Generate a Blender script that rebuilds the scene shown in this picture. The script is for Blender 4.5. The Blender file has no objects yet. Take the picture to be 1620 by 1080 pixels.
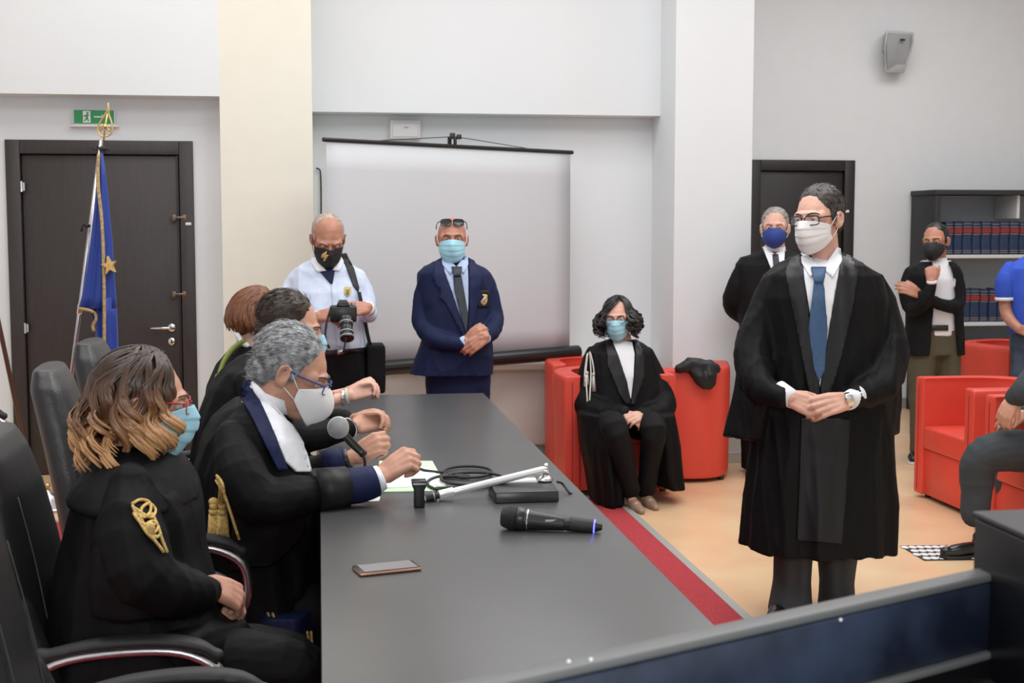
import bpy, bmesh, math, random
import numpy as np
from mathutils import Vector, Matrix, noise
from mathutils.bvhtree import BVHTree
random.seed(7); np.random.seed(7)
SC = bpy.context.scene; COL = SC.collection
V = Vector; PI = math.pi
def rad(a): return math.radians(a)

# ------------------------------------------------------------------ camera, world, lights, exposure
FPX = 2100.0; CAMH = 1.55; PITCH = rad(4.9); YAW = rad(8.26)
cd = bpy.data.cameras.new('camera'); cam = bpy.data.objects.new('camera', cd); COL.objects.link(cam)
cd.sensor_width = 36; cd.lens = FPX / 1620 * 36
cam.location = (0, 0, CAMH); cam.rotation_euler = (PI/2 - PITCH, 0, -YAW)
cd.dof.use_dof = True; cd.dof.focus_distance = 4.6; cd.dof.aperture_fstop = 9.0; cd.clip_start = 0.05
SC.camera = cam
CR = cam.rotation_euler.to_matrix()
w = bpy.data.worlds.new('world'); SC.world = w; w.use_nodes = True
w.node_tree.nodes['Background'].inputs[0].default_value = (0.90, 0.96, 1, 1)
w.node_tree.nodes['Background'].inputs[1].default_value = 1.1
def area(name, loc, rot, sx, sy, power, col=(1, 1, 1)):
    l = bpy.data.lights.new(name, 'AREA'); l.shape = 'RECTANGLE'; l.size = sx; l.size_y = sy
    l.energy = power; l.color = col
    o = bpy.data.objects.new(name, l); COL.objects.link(o); o.location = loc; o.rotation_euler = rot
    return o
area('ceiling_light', (-1.0, 3.4, 4.1), (0, 0, 0), 2.6, 2.6, 75, (0.97, 0.985, 1))
area('ceiling_light', (2.2, 4.6, 4.1), (0, 0, 0), 3.0, 2.6, 125, (0.97, 0.985, 1))
area('ceiling_light', (-1.2, 7.0, 4.1), (0, 0, 0), 2.0, 1.6, 40, (1, 0.975, 0.92))
area('ceiling_light', (1.2, 7.0, 4.1), (0, 0, 0), 2.0, 1.4, 40, (0.97, 0.985, 1))
area('ceiling_light', (4.4, 8.2, 4.1), (0, 0, 0), 2.0, 2.0, 75, (0.97, 0.985, 1))
area('flash_light', (0.0, -0.25, 1.95), (rad(84), 0, -YAW), 0.25, 0.2, 30, (0.97, 0.98, 1))
SC.view_settings.view_transform = 'Standard'; SC.view_settings.look = 'None'
SC.view_settings.gamma = 1; SC.view_settings.use_curve_mapping = False
SC.view_settings.exposure = -0.16

# ------------------------------------------------------------------ pixel (1620x1080) -> world point
CAMP = V((0, 0, CAMH))
def ray(px, py):
    return CR @ V(((px - 810) / FPX, -(py - 540) / FPX, -1))
def P(px, py, Y):
    d = ray(px, py); return CAMP + d * (Y / d.y)
def PZ(px, py, z):
    d = ray(px, py); return CAMP + d * ((z - CAMH) / d.z)

# ------------------------------------------------------------------ materials
MATS = {}
def mat(name, col, rough=0.6, metal=0.0, bump=0.0, bscale=60, var=0.0, vscale=8, spec=0.5, sheen=0.0, coat=0.0, emit=0, alpha=1, trans=0, stretch=(1, 1, 1), col2=None, detail=4):
    if name in MATS: return MATS[name]
    m = bpy.data.materials.new(name); m.use_nodes = True; MATS[name] = m
    nt = m.node_tree; b = nt.nodes['Principled BSDF']; L = nt.links
    b.inputs['Base Color'].default_value = (*col, 1); b.inputs['Roughness'].default_value = rough
    b.inputs['Metallic'].default_value = metal; b.inputs['Specular IOR Level'].default_value = spec
    b.inputs['Sheen Weight'].default_value = sheen; b.inputs['Coat Weight'].default_value = coat
    b.inputs['Alpha'].default_value = alpha; b.inputs['Transmission Weight'].default_value = trans
    if emit:
        b.inputs['Emission Color'].default_value = (*col, 1); b.inputs['Emission Strength'].default_value = emit
    tc = nt.nodes.new('ShaderNodeTexCoord'); mp = nt.nodes.new('ShaderNodeMapping')
    mp.inputs['Scale'].default_value = stretch; L.new(tc.outputs['Object'], mp.inputs['Vector'])
    if var or col2:
        n = nt.nodes.new('ShaderNodeTexNoise'); n.inputs['Scale'].default_value = vscale; n.inputs['Detail'].default_value = detail
        L.new(mp.outputs[0], n.inputs['Vector'])
        r = nt.nodes.new('ShaderNodeValToRGB'); L.new(n.outputs['Fac'], r.inputs['Fac'])
        c2 = col2 if col2 else tuple(min(1, c * (1 + var)) for c in col)
        c1 = col if col2 else tuple(c * (1 - var) for c in col)
        r.color_ramp.elements[0].position = 0.35; r.color_ramp.elements[1].position = 0.65
        r.color_ramp.elements[0].color = (*c1, 1); r.color_ramp.elements[1].color = (*c2, 1)
        L.new(r.outputs['Color'], b.inputs['Base Color'])
    if bump:
        n2 = nt.nodes.new('ShaderNodeTexNoise'); n2.inputs['Scale'].default_value = bscale; n2.inputs['Detail'].default_value = 5
        L.new(mp.outputs[0], n2.inputs['Vector'])
        bp = nt.nodes.new('ShaderNodeBump'); bp.inputs['Strength'].default_value = bump; bp.inputs['Distance'].default_value = 0.01
        L.new(n2.outputs['Fac'], bp.inputs['Height']); L.new(bp.outputs[0], b.inputs['Normal'])
    return m
M = dict(
 wall=mat('white_plaster', (0.75, 0.785, 0.805), 0.85, bump=0.03, bscale=120, var=0.012, vscale=1.5),
 suntint=mat('sun_tinted_plaster', (0.80, 0.785, 0.69), 0.85, bump=0.03, bscale=120, var=0.01),  # warm sunlight tint put into the plaster colour
 dimwall=mat('white_plaster_dimmed', (0.70, 0.715, 0.73), 0.85, bump=0.03, bscale=120, var=0.01),  # weaker light on the far wall is put into this grey
 ceil=mat('ceiling_white', (0.8, 0.8, 0.8), 0.9),
 floor=mat('beige_marbled_linoleum', (0.70, 0.44, 0.26), 0.30, var=0.0, col2=(0.76, 0.55, 0.33), vscale=2.2, bump=0.02, bscale=30, detail=8),
 carpet=mat('red_carpet', (0.40, 0.035, 0.045), 0.95, var=0.15, vscale=90, bump=0.4, bscale=500),
 trimgrey=mat('grey_aluminium_edging', (0.42, 0.42, 0.40), 0.45, metal=0.3),
 base=mat('grey_skirting', (0.30, 0.29, 0.28), 0.6),
 panelw=mat('white_panel', (0.66, 0.65, 0.63), 0.5, var=0.02),
 ledge=mat('beige_ledge', (0.74, 0.71, 0.63), 0.5),
 door=mat('dark_wenge_wood', (0.038, 0.031, 0.030), 0.42, var=0.10, vscale=5, stretch=(10, 10, 1), bump=0.03, bscale=40),
 door2=mat('dark_brown_door', (0.014, 0.010, 0.010), 0.45, var=0.2, vscale=6, stretch=(14, 14, 1)),
 chrome=mat('polished_chrome', (0.78, 0.78, 0.80), 0.16, metal=1.0),
 steel=mat('brushed_steel', (0.62, 0.62, 0.63), 0.3, metal=1.0, bump=0.03, bscale=200),
 bronze=mat('bronze_latch', (0.20, 0.15, 0.11), 0.35, metal=0.9),
 brass=mat('brass', (0.78, 0.55, 0.22), 0.28, metal=1.0),
 gold=mat('gold_thread', (0.72, 0.50, 0.17), 0.45, metal=0.25, bump=0.5, bscale=300, var=0.25, vscale=120),
 silverthread=mat('silver_thread', (0.68, 0.66, 0.60), 0.5, metal=0.3, bump=0.5, bscale=300),
 goldcloth=mat('gold_fringe', (0.50, 0.36, 0.16), 0.7, bump=0.6, bscale=250, var=0.3, vscale=60),
 flag=mat('blue_flag_satin', (0.011, 0.045, 0.31), 0.5, sheen=0.1, bump=0.05, bscale=40),
 green=mat('exit_sign_green', (0.02, 0.30, 0.10), 0.4, emit=0.0),
 white=mat('white_plastic', (0.80, 0.80, 0.80), 0.4),
 paper=mat('white_paper', (0.85, 0.87, 0.86), 0.8),
 folder=mat('pale_green_folder', (0.56, 0.76, 0.52), 0.7),
 blackp=mat('black_plastic', (0.014, 0.014, 0.015), 0.32),
 blackm=mat('matte_black_plastic', (0.02, 0.02, 0.021), 0.6),
 screen=mat('projection_screen_white', (0.60, 0.625, 0.65), 0.75, var=0.01, vscale=1),
 greyp=mat('light_grey_plastic', (0.46, 0.47, 0.48), 0.5),
 greyg=mat('grey_speaker_grille', (0.37, 0.38, 0.39), 0.6, bump=0.6, bscale=350),
 table=mat('dark_grey_laminate', (0.058, 0.059, 0.060), 0.34, bump=0.02, bscale=250, var=0.08, vscale=3, spec=0.6),
 tedge=mat('table_edge_band', (0.045, 0.045, 0.048), 0.45),
 red=mat('red_leatherette', (0.66, 0.065, 0.040), 0.45, bump=0.06, bscale=220, var=0.05, vscale=4),
 leather=mat('black_leather', (0.014, 0.0145, 0.016), 0.36, bump=0.12, bscale=240, spec=0.55),
 leather2=mat('dark_grey_leather', (0.035, 0.038, 0.042), 0.38, bump=0.12, bscale=240),
 thread=mat('grey_stitch_thread', (0.06, 0.06, 0.06), 0.7),
 shelf=mat('bookcase_grey_panel', (0.34, 0.36, 0.38), 0.6),
 shelfw=mat('pale_shelf_board', (0.62, 0.63, 0.64), 0.5),
 booknavy=mat('navy_book_cloth', (0.012, 0.03, 0.085), 0.5, var=0.2, vscale=20, bump=0.1, bscale=200),
 bookred=mat('red_spine_label', (0.26, 0.02, 0.02), 0.5),
 page=mat('book_pages', (0.62, 0.58, 0.48), 0.8),
 robe=mat('black_robe_wool', (0.0045, 0.0045, 0.0052), 0.62, bump=0.5, bscale=11, spec=0.15),
 satin=mat('black_satin', (0.010, 0.0105, 0.012), 0.45, bump=0.12, bscale=14, spec=0.28),
 satin2=mat('charcoal_satin', (0.012, 0.012, 0.014), 0.42, bump=0.3, bscale=14, spec=0.3),
 blacksuit=mat('black_suit_cloth', (0.006, 0.006, 0.007), 0.7, bump=0.4, bscale=12, spec=0.18),
 greysuit=mat('charcoal_grey_cloth', (0.042, 0.050, 0.056), 0.8, bump=0.2, bscale=14, spec=0.3),
 trouser=mat('dark_grey_trousers', (0.045, 0.046, 0.049), 0.8, bump=0.2, bscale=14, spec=0.3),
 navy=mat('navy_suit_cloth', (0.008, 0.014, 0.052), 0.7, bump=0.4, bscale=12, spec=0.2),
 navyface=mat('navy_facing', (0.007, 0.012, 0.055), 0.6, bump=0.15, bscale=20, spec=.25),
 shirtw=mat('white_shirt_cotton', (0.80, 0.82, 0.86), 0.8, bump=0.15, bscale=20),
 shirtb=mat('pale_blue_shirt_cotton', (0.60, 0.68, 0.84), 0.8, bump=0.25, bscale=14, var=0.03, vscale=60),
 shirtb2=mat('light_blue_shirt', (0.42, 0.52, 0.72), 0.8, bump=0.2, bscale=20),
 polo=mat('royal_blue_polo', (0.03, 0.09, 0.56), 0.8, bump=0.25, bscale=25),
 jeans=mat('blue_denim', (0.05, 0.08, 0.13), 0.85, bump=0.3, bscale=50, var=0.3, vscale=15),
 olive=mat('olive_chino', (0.085, 0.075, 0.045), 0.85, bump=0.25, bscale=16),
 tie=mat('steel_blue_tie', (0.035, 0.09, 0.19), 0.5, bump=0.2, bscale=200, var=0.1, vscale=90),
 tiedark=mat('dark_slate_tie', (0.018, 0.028, 0.04), 0.55),
 greenc=mat('olive_green_cloth', (0.20, 0.24, 0.05), 0.7, bump=0.2, bscale=20),
 maskw=mat('white_mask', (0.78, 0.78, 0.78), 0.85, bump=0.08, bscale=80),
 maskb=mat('light_blue_surgical_mask', (0.36, 0.66, 0.78), 0.85, bump=0.08, bscale=80),
 maskn=mat('navy_blue_mask', (0.02, 0.045, 0.24), 0.8, bump=0.08, bscale=80),
 maskk=mat('black_mask', (0.012, 0.012, 0.013), 0.75, bump=0.08, bscale=80),
 skin=mat('skin', (0.56, 0.29, 0.20), 0.5, var=0.10, vscale=22, bump=0.08, bscale=120),
 skinpale=mat('pale_skin', (0.66, 0.38, 0.29), 0.5, var=0.08, vscale=22, bump=0.06, bscale=120),
 skindark=mat('tanned_skin', (0.46, 0.21, 0.14), 0.5, var=0.10, vscale=22, bump=0.08, bscale=120),
 lip=mat('lips', (0.45, 0.16, 0.14), 0.5),
 eyew=mat('eye_white', (0.62, 0.58, 0.55), 0.25), iris=mat('brown_iris', (0.05, 0.03, 0.02), 0.2),
 hairbr=mat('dark_brown_hair', (0.030, 0.017, 0.010), 0.45, var=0.4, vscale=40),
 hairbk=mat('black_hair', (0.008, 0.007, 0.007), 0.40, var=0.3, vscale=40),
 hairdg=mat('dark_grey_brown_hair', (0.045, 0.038, 0.033), 0.5, var=0.4, vscale=60),
 hairgr=mat('grey_hair', (0.14, 0.145, 0.15), 0.5, col2=(0.42, 0.43, 0.44), vscale=45),
 hairlg=mat('short_grey_hair', (0.20, 0.18, 0.16), 0.6, col2=(0.36, 0.33, 0.30), vscale=60),
 hairth=mat('thin_pale_hair', (0.34, 0.26, 0.21), 0.6, col2=(0.50, 0.42, 0.36), vscale=60),
 hairau=mat('auburn_hair', (0.13, 0.042, 0.016), 0.4, col2=(0.20, 0.075, 0.03), vscale=30, stretch=(1, 1, .2)),
 glass=mat('clear_lens', (0.9, 0.92, 0.95), 0.05, alpha=0.07),
 darklens=mat('dark_lens', (0.02, 0.025, 0.03), 0.1),
 frameb=mat('blue_frame', (0.015, 0.05, 0.22), 0.3), framek=mat('black_frame', (0.01, 0.01, 0.012), 0.3),
 framer=mat('red_frame', (0.45, 0.02, 0.04), 0.3),
 shoe=mat('black_shoe_leather', (0.010, 0.010, 0.010), 0.25), shoeb=mat('beige_shoe', (0.30, 0.20, 0.14), 0.5),
 sole=mat('white_rubber_sole', (0.7, 0.7, 0.68), 0.6),
 navygloss=mat('dark_navy_lacquer', (0.010, 0.014, 0.028), 0.30, col2=(0.040, 0.055, 0.095), vscale=7, bump=0.15, bscale=9),  # paler mottling paints highlights into the navy
 blackgloss=mat('black_lacquer', (0.006, 0.006, 0.008), 0.3),
 toplip=mat('grey_bench_edge', (0.13, 0.135, 0.135), 0.5),
 rose=mat('rose_gold_metal', (0.55, 0.30, 0.22), 0.3, metal=0.8),
 phone=mat('phone_screen', (0.20, 0.19, 0.19), 0.12),
 micgrille=mat('silver_mesh', (0.42, 0.43, 0.44), 0.35, metal=0.8, bump=0.9, bscale=500),
 bluelight=mat('blue_led_ring', (0.12, 0.12, 1.0), 0.4, emit=3),
 whitemetal=mat('white_satin_metal', (0.80, 0.80, 0.80), 0.25, metal=0.4),
)
# brown hair shading to blond at the tips (dyed), by height
def hair_balayage():
    m = mat('brown_hair_with_blond_tips', (0.05, 0.025, 0.012), 0.36)
    nt = m.node_tree; b = nt.nodes['Principled BSDF']; L = nt.links
    at = nt.nodes.new('ShaderNodeAttribute'); at.attribute_name = 'tip'
    r = nt.nodes.new('ShaderNodeValToRGB'); L.new(at.outputs['Fac'], r.inputs['Fac'])
    e = r.color_ramp.elements; e[0].position = 0.0; e[0].color = (0.035, 0.018, 0.011, 1); e[1].position = 1; e[1].color = (0.56, 0.30, 0.13, 1)
    k = e.new(0.5); k.color = (0.13, 0.058, 0.026, 1)
    L.new(r.outputs['Color'], b.inputs['Base Color']); b.inputs['Specular IOR Level'].default_value = 0.6
    return m
M['balayage'] = hair_balayage()

# ------------------------------------------------------------------ mesh building
class MB:
    def __init__(s): s.v = []; s.f = []; s.m = []
    def add(s, vs, fs, mi=0, X=None):
        b = len(s.v)
        s.v += [tuple(X @ V(p)) for p in vs] if X is not None else [tuple(p) for p in vs]
        s.f += [tuple(b + i for i in f) for f in fs]; s.m += [mi] * len(fs)
    def box(s, c, d, R=None, mi=0, X=None):
        hx, hy, hz = d[0]/2, d[1]/2, d[2]/2
        vs = [V((x*hx, y*hy, z*hz)) for x in (-1, 1) for y in (-1, 1) for z in (-1, 1)]
        if R is not None: vs = [R @ p for p in vs]
        vs = [p + V(c) for p in vs]
        s.add(vs, [(0, 1, 3, 2), (4, 6, 7, 5), (0, 4, 5, 1), (2, 3, 7, 6), (0, 2, 6, 4), (1, 5, 7, 3)], mi, X); return s
    def ell(s, c, r, R=None, n=16, k=10, mi=0, X=None):
        vs = []; fs = []
        for j in range(1, k):
            t = PI * j / k
            for i in range(n):
                a = 2*PI*i/n; p = V((r[0]*math.sin(t)*math.cos(a), r[1]*math.sin(t)*math.sin(a), r[2]*math.cos(t)))
                vs.append((R @ p if R is not None else p) + V(c))
        top = V((0, 0, r[2])); bot = V((0, 0, -r[2]))
        vs.append((R @ top if R is not None else top) + V(c)); vs.append((R @ bot if R is not None else bot) + V(c))
        T = len(vs) - 2; B = T + 1
        for j in range(k-2):
            for i in range(n):
                a = j*n+i; b = j*n+(i+1) % n; fs.append((a, a+n, b+n, b))
        for i in range(n):
            fs.append((T, i, (i+1) % n)); q = (k-2)*n; fs.append((B, q+(i+1) % n, q+i))
        s.add(vs, fs, mi, X); return s
    def loft(s, rings, mi=0, cap=True, X=None, closed=False):
        n = len(rings[0]); vs = [p for r in rings for p in r]; fs = []
        R = len(rings)
        for j in range(R - (0 if closed else 1)):
            j2 = (j+1) % R
            for i in range(n):
                k2 = (i+1) % n; fs.append((j*n+i, j*n+k2, j2*n+k2, j2*n+i))
        if cap and not closed:
            fs.append(tuple(reversed(range(n)))); fs.append(tuple((R-1)*n + i for i in range(n)))
        s.add(vs, fs, mi, X); return s
    def tube(s, pts, r, n=8, mi=0, X=None, up=None, flat=1.0, closed=False, ends=False, sub=1):
        pts = [V(p) for p in pts]; rr = list(r) if hasattr(r, '__len__') else [r]*len(pts)
        if sub > 1: pts, rr = smooth_path(pts, rr, sub, closed)
        N = len(pts); rings = []; pu = V(up) if up is not None else None
        for i, p in enumerate(pts):
            if closed: t = pts[(i+1) % N] - pts[i-1]
            else: t = pts[min(i+1, N-1)] - pts[max(i-1, 0)]
            if t.length < 1e-9: t = V((0, 0, 1))
            t.normalize()
            if pu is None: pu = t.orthogonal()
            u = pu - t * pu.dot(t)
            if u.length < 1e-6: u = t.orthogonal()
            u.normalize()
            if up is None: pu = u
            b = t.cross(u)
            rings.append([p + u*(math.cos(2*PI*k/n)*rr[i]*flat) + b*(math.sin(2*PI*k/n)*rr[i]) for k in range(n)])
        s.loft(rings, mi, True, X, closed)
        if ends:
            for q in (0, -1): s.ell(pts[q], (rr[q],)*3, n=10, k=8, mi=mi, X=X)
        return s
    def prism(s, poly, y0, y1, mi=0, X=None, axis='Y'):
        n = len(poly)
        def q(a, b, h): return (a, h, b) if axis == 'Y' else ((h, a, b) if axis == 'X' else (a, b, h))
        vs = [q(a, b, y0) for a, b in poly] + [q(a, b, y1) for a, b in poly]
        fs = [tuple(range(n)), tuple(reversed(range(n, 2*n)))] + [(i, n+i, n+(i+1) % n, (i+1) % n) for i in range(n)]
        s.add(vs, fs, mi, X); return s
    def lathe(s, prof, n=24, mi=0, X=None, c=(0, 0, 0)):
        s.loft([[V((c[0]+max(r, 1e-4)*math.cos(2*PI*k/n), c[1]+max(r, 1e-4)*math.sin(2*PI*k/n), c[2]+z)) for k in range(n)] for r, z in prof], mi, True, X); return s
    def mesh(s, name, mats=None):
        me = bpy.data.meshes.new(name); me.from_pydata(s.v, [], s.f)
        if mats:
            for m_ in mats: me.materials.append(m_)
            if len(mats) > 1: me.polygons.foreach_set('material_index', s.m)
        bm = bmesh.new(); bm.from_mesh(me); bmesh.ops.recalc_face_normals(bm, faces=bm.faces); bm.to_mesh(me); bm.free()
        return me
    def build(s, name, mats, parent=None, smooth=False, bevel=0, seg=2, **kw):
        if not isinstance(mats, (list, tuple)): mats = [mats]
        me = s.mesh(name, mats)
        if smooth: me.polygons.foreach_set('use_smooth', [True]*len(me.polygons))
        return link(name, me, parent, bevel, seg, smooth)
def smooth_path(pts, rr, sub, closed=False):
    N = len(pts); op = []; orr = []
    for i in range(N if closed else N-1):
        if closed: p0, p1, p2, p3 = pts[i-1], pts[i], pts[(i+1) % N], pts[(i+2) % N]; r1, r2 = rr[i], rr[(i+1) % N]
        else: p0, p1, p2, p3 = pts[max(i-1, 0)], pts[i], pts[i+1], pts[min(i+2, N-1)]; r1, r2 = rr[i], rr[i+1]
        for k in range(sub):
            t = k/sub; t2 = t*t; t3 = t2*t
            op.append(0.5*((2*p1)+(p2-p0)*t+(2*p0-5*p1+4*p2-p3)*t2+(3*p1-p0-3*p2+p3)*t3)); orr.append(r1+(r2-r1)*t)
    if not closed: op.append(pts[-1]); orr.append(rr[-1])
    return op, orr
def evalmesh(o, name):
    dg = bpy.context.evaluated_depsgraph_get(); e = o.evaluated_get(dg)
    return bpy.data.meshes.new_from_object(e, preserve_all_data_layers=True, depsgraph=dg)
def link(name, me, parent=None, bevel=0, seg=2, smooth=False):
    o = bpy.data.objects.new(name, me); COL.objects.link(o)
    if bevel:
        b = o.modifiers.new('b', 'BEVEL'); b.width = bevel; b.segments = seg; b.limit_method = 'ANGLE'; b.angle_limit = rad(40)
        me2 = evalmesh(o, name); o.modifiers.clear(); o.data = me2
        me2.polygons.foreach_set('use_smooth', [True]*len(me2.polygons))
        try: me2.set_sharp_from_angle(angle=rad(50))
        except Exception: pass
    if parent is not None:
        o.parent = parent; o.matrix_parent_inverse = Matrix.Translation(-V(parent.location))if parent.parent is None else Matrix.Identity(4)
    return o
def tag(o, label=None, cat=None, group=None, kind=None):
    if label: o['label'] = label
    if cat: o['category'] = cat
    if group: o['group'] = group
    if kind: o['kind'] = kind
    return o
def thing(name, label, cat, loc=(0, 0, 0), group=None):
    o = bpy.data.objects.new(name, None); COL.objects.link(o); o.location = loc; o.empty_display_size = 0.1
    return tag(o, label, cat, group)
def struct(o): o['kind'] = 'structure'; return o
def dup(root, loc=None, rotz=None, label=None):
    def cp(o, par):
        c = o.copy(); COL.objects.link(c)
        if par is not None: c.parent = par
        for ch in [x for x in COL.objects if x.parent == o and x is not c]: cp(ch, c)
        return c
    c = cp(root, None)
    if loc is not None: c.location = loc
    if rotz is not None: c.rotation_euler = (0, 0, rotz)
    if label: c['label'] = label
    return c
# organic surfaces: overlapping closed shapes fused into one continuous skin by voxel remesh
def wr_noise(co, s, seed):
    r = np.random.RandomState(seed); q = co * s; out = np.zeros(len(co))
    for k in range(4):
        d = r.randn(3); d /= np.linalg.norm(d); e = r.randn(3); e /= np.linalg.norm(e)
        ph = r.rand()*6.28
        out += (1 - np.abs(np.sin(q @ d * (0.8+0.5*k) + 1.7*np.sin(q @ e * 0.7 + ph) + ph)))**2 / (1+0.5*k)
    return out / 2.2 - 0.35
def organic(name, mb, vox, mats, parent=None, smooth=3, dec=None, wr=None, fn=None):
    me = mb.mesh(name); o = bpy.data.objects.new(name, me); COL.objects.link(o)
    r = o.modifiers.new('r', 'REMESH'); r.mode = 'VOXEL'; r.voxel_size = vox; r.adaptivity = 0
    if smooth: q = o.modifiers.new('s', 'SMOOTH'); q.iterations = smooth; q.factor = 0.5
    if dec: d = o.modifiers.new('d', 'DECIMATE'); d.ratio = dec
    m2 = evalmesh(o, name); o.modifiers.clear(); bpy.data.objects.remove(o); m2.name = name
    n = len(m2.vertices)
    if wr or fn:
        co = np.empty(n*3); m2.vertices.foreach_get('co', co); co = co.reshape(-1, 3)
        if wr:
            no = np.empty(n*3); m2.vertices.foreach_get('normal', no); no = no.reshape(-1, 3)
            for amp, sc, seed in wr:
                sv = np.array(sc) if hasattr(sc, '__len__') else np.array([sc]*3)
                co = co + no * (amp * wr_noise(co * sv, 1.0, seed))[:, None]
        if fn: co = fn(co)
        m2.vertices.foreach_set('co', co.ravel()); m2.update()
    m2.materials.clear()
    for m_ in (mats if isinstance(mats, (list, tuple)) else [mats]): m2.materials.append(m_)
    m2.polygons.foreach_set('use_smooth', [True]*len(m2.polygons))
    ob = bpy.data.objects.new(name, m2); COL.objects.link(ob)
    if parent is not None:
        ob.parent = parent; ob.matrix_parent_inverse = Matrix.Translation(-V(parent.location))
    return ob
def bvh_of(*objs):
    vs = []; fs = []
    for o in objs:
        b = len(vs); vs += [v.co.copy() for v in o.data.vertices]; fs += [tuple(b+i for i in p.vertices) for p in o.data.polygons]
    return BVHTree.FromPolygons(vs, fs)
# a panel of cloth (or badge, facing, belt...) lying on the surface of a body: outline in photo pixels, given real thickness
def panel(name, bvh, poly, m, parent, off=0.003, th=0.003, step=4, smooth=True, soft=0):
    bm = bmesh.new(); vs = [bm.verts.new((x, y, 0)) for x, y in poly]; bm.faces.new(vs)
    bmesh.ops.triangulate(bm, faces=bm.faces[:])
    xs = [p[0] for p in poly]; ys = [p[1] for p in poly]
    for ax, lo, hi in ((0, min(xs), max(xs)), (1, min(ys), max(ys))):
        k = lo + step
        while k < hi - 0.3*step:
            co = V((k, 0, 0)) if ax == 0 else V((0, k, 0)); no = V((1, 0, 0)) if ax == 0 else V((0, 1, 0))
            bmesh.ops.bisect_plane(bm, geom=bm.verts[:]+bm.edges[:]+bm.faces[:], plane_co=co, plane_no=no); k += step
    bmesh.ops.remove_doubles(bm, verts=bm.verts[:], dist=0.01)
    hits = {}; miss = []
    for v in bm.verts:
        d = ray(v.co.x, v.co.y).normalized(); h = bvh.ray_cast(CAMP, d)
        if h[0] is None: miss.append(v)
        else: hits[v] = (h[0] - CAMP).length
    allk = list(hits.items())
    if not allk: bm.free(); print('PANEL MISS', name, parent.name if parent else ''); return None
    for v in miss:
        hits[v] = min(allk, key=lambda kv: (kv[0].co - v.co).length_squared)[1]
    if soft:
        for _ in range(soft):
            new = {}
            for v in bm.verts:
                nb = [hits[e.other_vert(v)] for e in v.link_edges]; new[v] = min(hits[v], 0.5*hits[v] + 0.5*sum(nb)/len(nb)) if nb else hits[v]
            hits = new
    co3 = {v: CAMP + ray(v.co.x, v.co.y).normalized() * (hits[v] - off) for v in bm.verts}
    for v in bm.verts: v.co = co3[v]
    bmesh.ops.recalc_face_normals(bm, faces=bm.faces[:])
    bm.normal_update()
    f0 = bm.faces[:] ; cen = sum((f.calc_center_median() for f in f0), V())/len(f0)
    s = sum((f.normal.dot(CAMP - cen) * f.calc_area() for f in f0))
    if s < 0: bmesh.ops.reverse_faces(bm, faces=f0)
    me = bpy.data.meshes.new(name); bm.to_mesh(me); bm.free(); me.materials.append(m)
    me.polygons.foreach_set('use_smooth', [smooth]*len(me.polygons))
    o = bpy.data.objects.new(name, me); COL.objects.link(o)
    sd = o.modifiers.new('s', 'SOLIDIFY'); sd.thickness = th; sd.offset = 0.0
    me2 = evalmesh(o, name); o.modifiers.clear(); o.data = me2
    if parent is not None:
        o.parent = parent; o.matrix_parent_inverse = Matrix.Translation(-V(parent.location))
    return o
def poly_circle(cx, cy, rx, ry=None, n=16): return [(cx+rx*math.cos(2*PI*i/n), cy+(ry or rx)*math.sin(2*PI*i/n)) for i in range(n)]
# ------------------------------------------------------------------ the room
YP, YH, YR, YN, YW = 8.38, 8.76, 8.97, 8.57, 10.75       # pillar face, header face, recess wall, door niche wall, far right wall
def X_(px, Y): return P(px, 500, Y).x
def Z_(px, py, Y): return P(px, py, Y).z
TOP = 4.2; XL = -3.6; XR = 7.6
def boxx(mb, x0, x1, y0, y1, z0, z1, mi=0): mb.box(((x0+x1)/2, (y0+y1)/2, (z0+z1)/2), (x1-x0, y1-y0, z1-z0), mi=mi); return mb
fl = MB(); boxx(fl, XL-.2, XR+.2, -1.6, YW+.3, -0.1, 0); fl = struct(fl.build('floor', M['floor']))
struct(boxx(MB(), XL-.2, XR+.2, -1.6, YW+.3, TOP, TOP+.1).build('ceiling', M['ceil']))
struct(boxx(MB(), XL-.2, XL, -1.6, YN, 0, TOP).build('wall_left', M['wall']))
struct(boxx(MB(), XR, XR+.2, -1.6, YW+.2, 0, TOP).build('wall_right', M['wall']))
xa = X_(357, YN); xb = X_(498, YP); xc = X_(1065, YP); xd = X_(1186, YP); zh1 = Z_(180, 150, YP); zh2 = Z_(700, 179, YH)
zd = Z_(150, 222, YN)
wb = boxx(MB(), xb-.3, xc+.2, YR, YR+.2, 0, TOP).build('wall_back', M['wall']); struct(wb)
struct(boxx(MB(), xb, xc, YH, YR-.005, zh2, TOP).build('header', M['wall'], wb))
struct(boxx(MB(), xc, xd, YP, YW, 0, TOP).build('pillar', M['wall'], wb))
struct(boxx(MB(), xa, xb, YP, YR+.1, 0, TOP).build('pillar', M['suntint'], wb))
dx0, dx1 = P(8, 222, YN).x, P(305, 222, YN).x
wl = MB(); boxx(wl, XL, dx0, YN, YN+.2, 0, TOP); boxx(wl, dx1, xa+.05, YN, YN+.2, 0, TOP); boxx(wl, dx0, dx1, YN, YN+.2, zd, TOP)
wn = struct(wl.build('wall_niche', M['wall']))
struct(boxx(MB(), XL, xa, YP, YN-.004, zh1, TOP).build('header', M['wall'], wn))
ex0, ex1 = P(1186, 300, YW).x, P(1351, 300, YW).x; ez = Z_(1260, 253, YW)
wf = MB(); boxx(wf, xd-.05, XR, YW, YW+.2, ez, TOP); boxx(wf, ex1, XR, YW, YW+.2, 0, ez); wf = struct(wf.build('wall_far', M['dimwall']))
struct(boxx(MB(), xd, ex0+.02, YW-.001, YW+.2, 0, ez).build('wall_sliver', M['dimwall'], wf))
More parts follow.
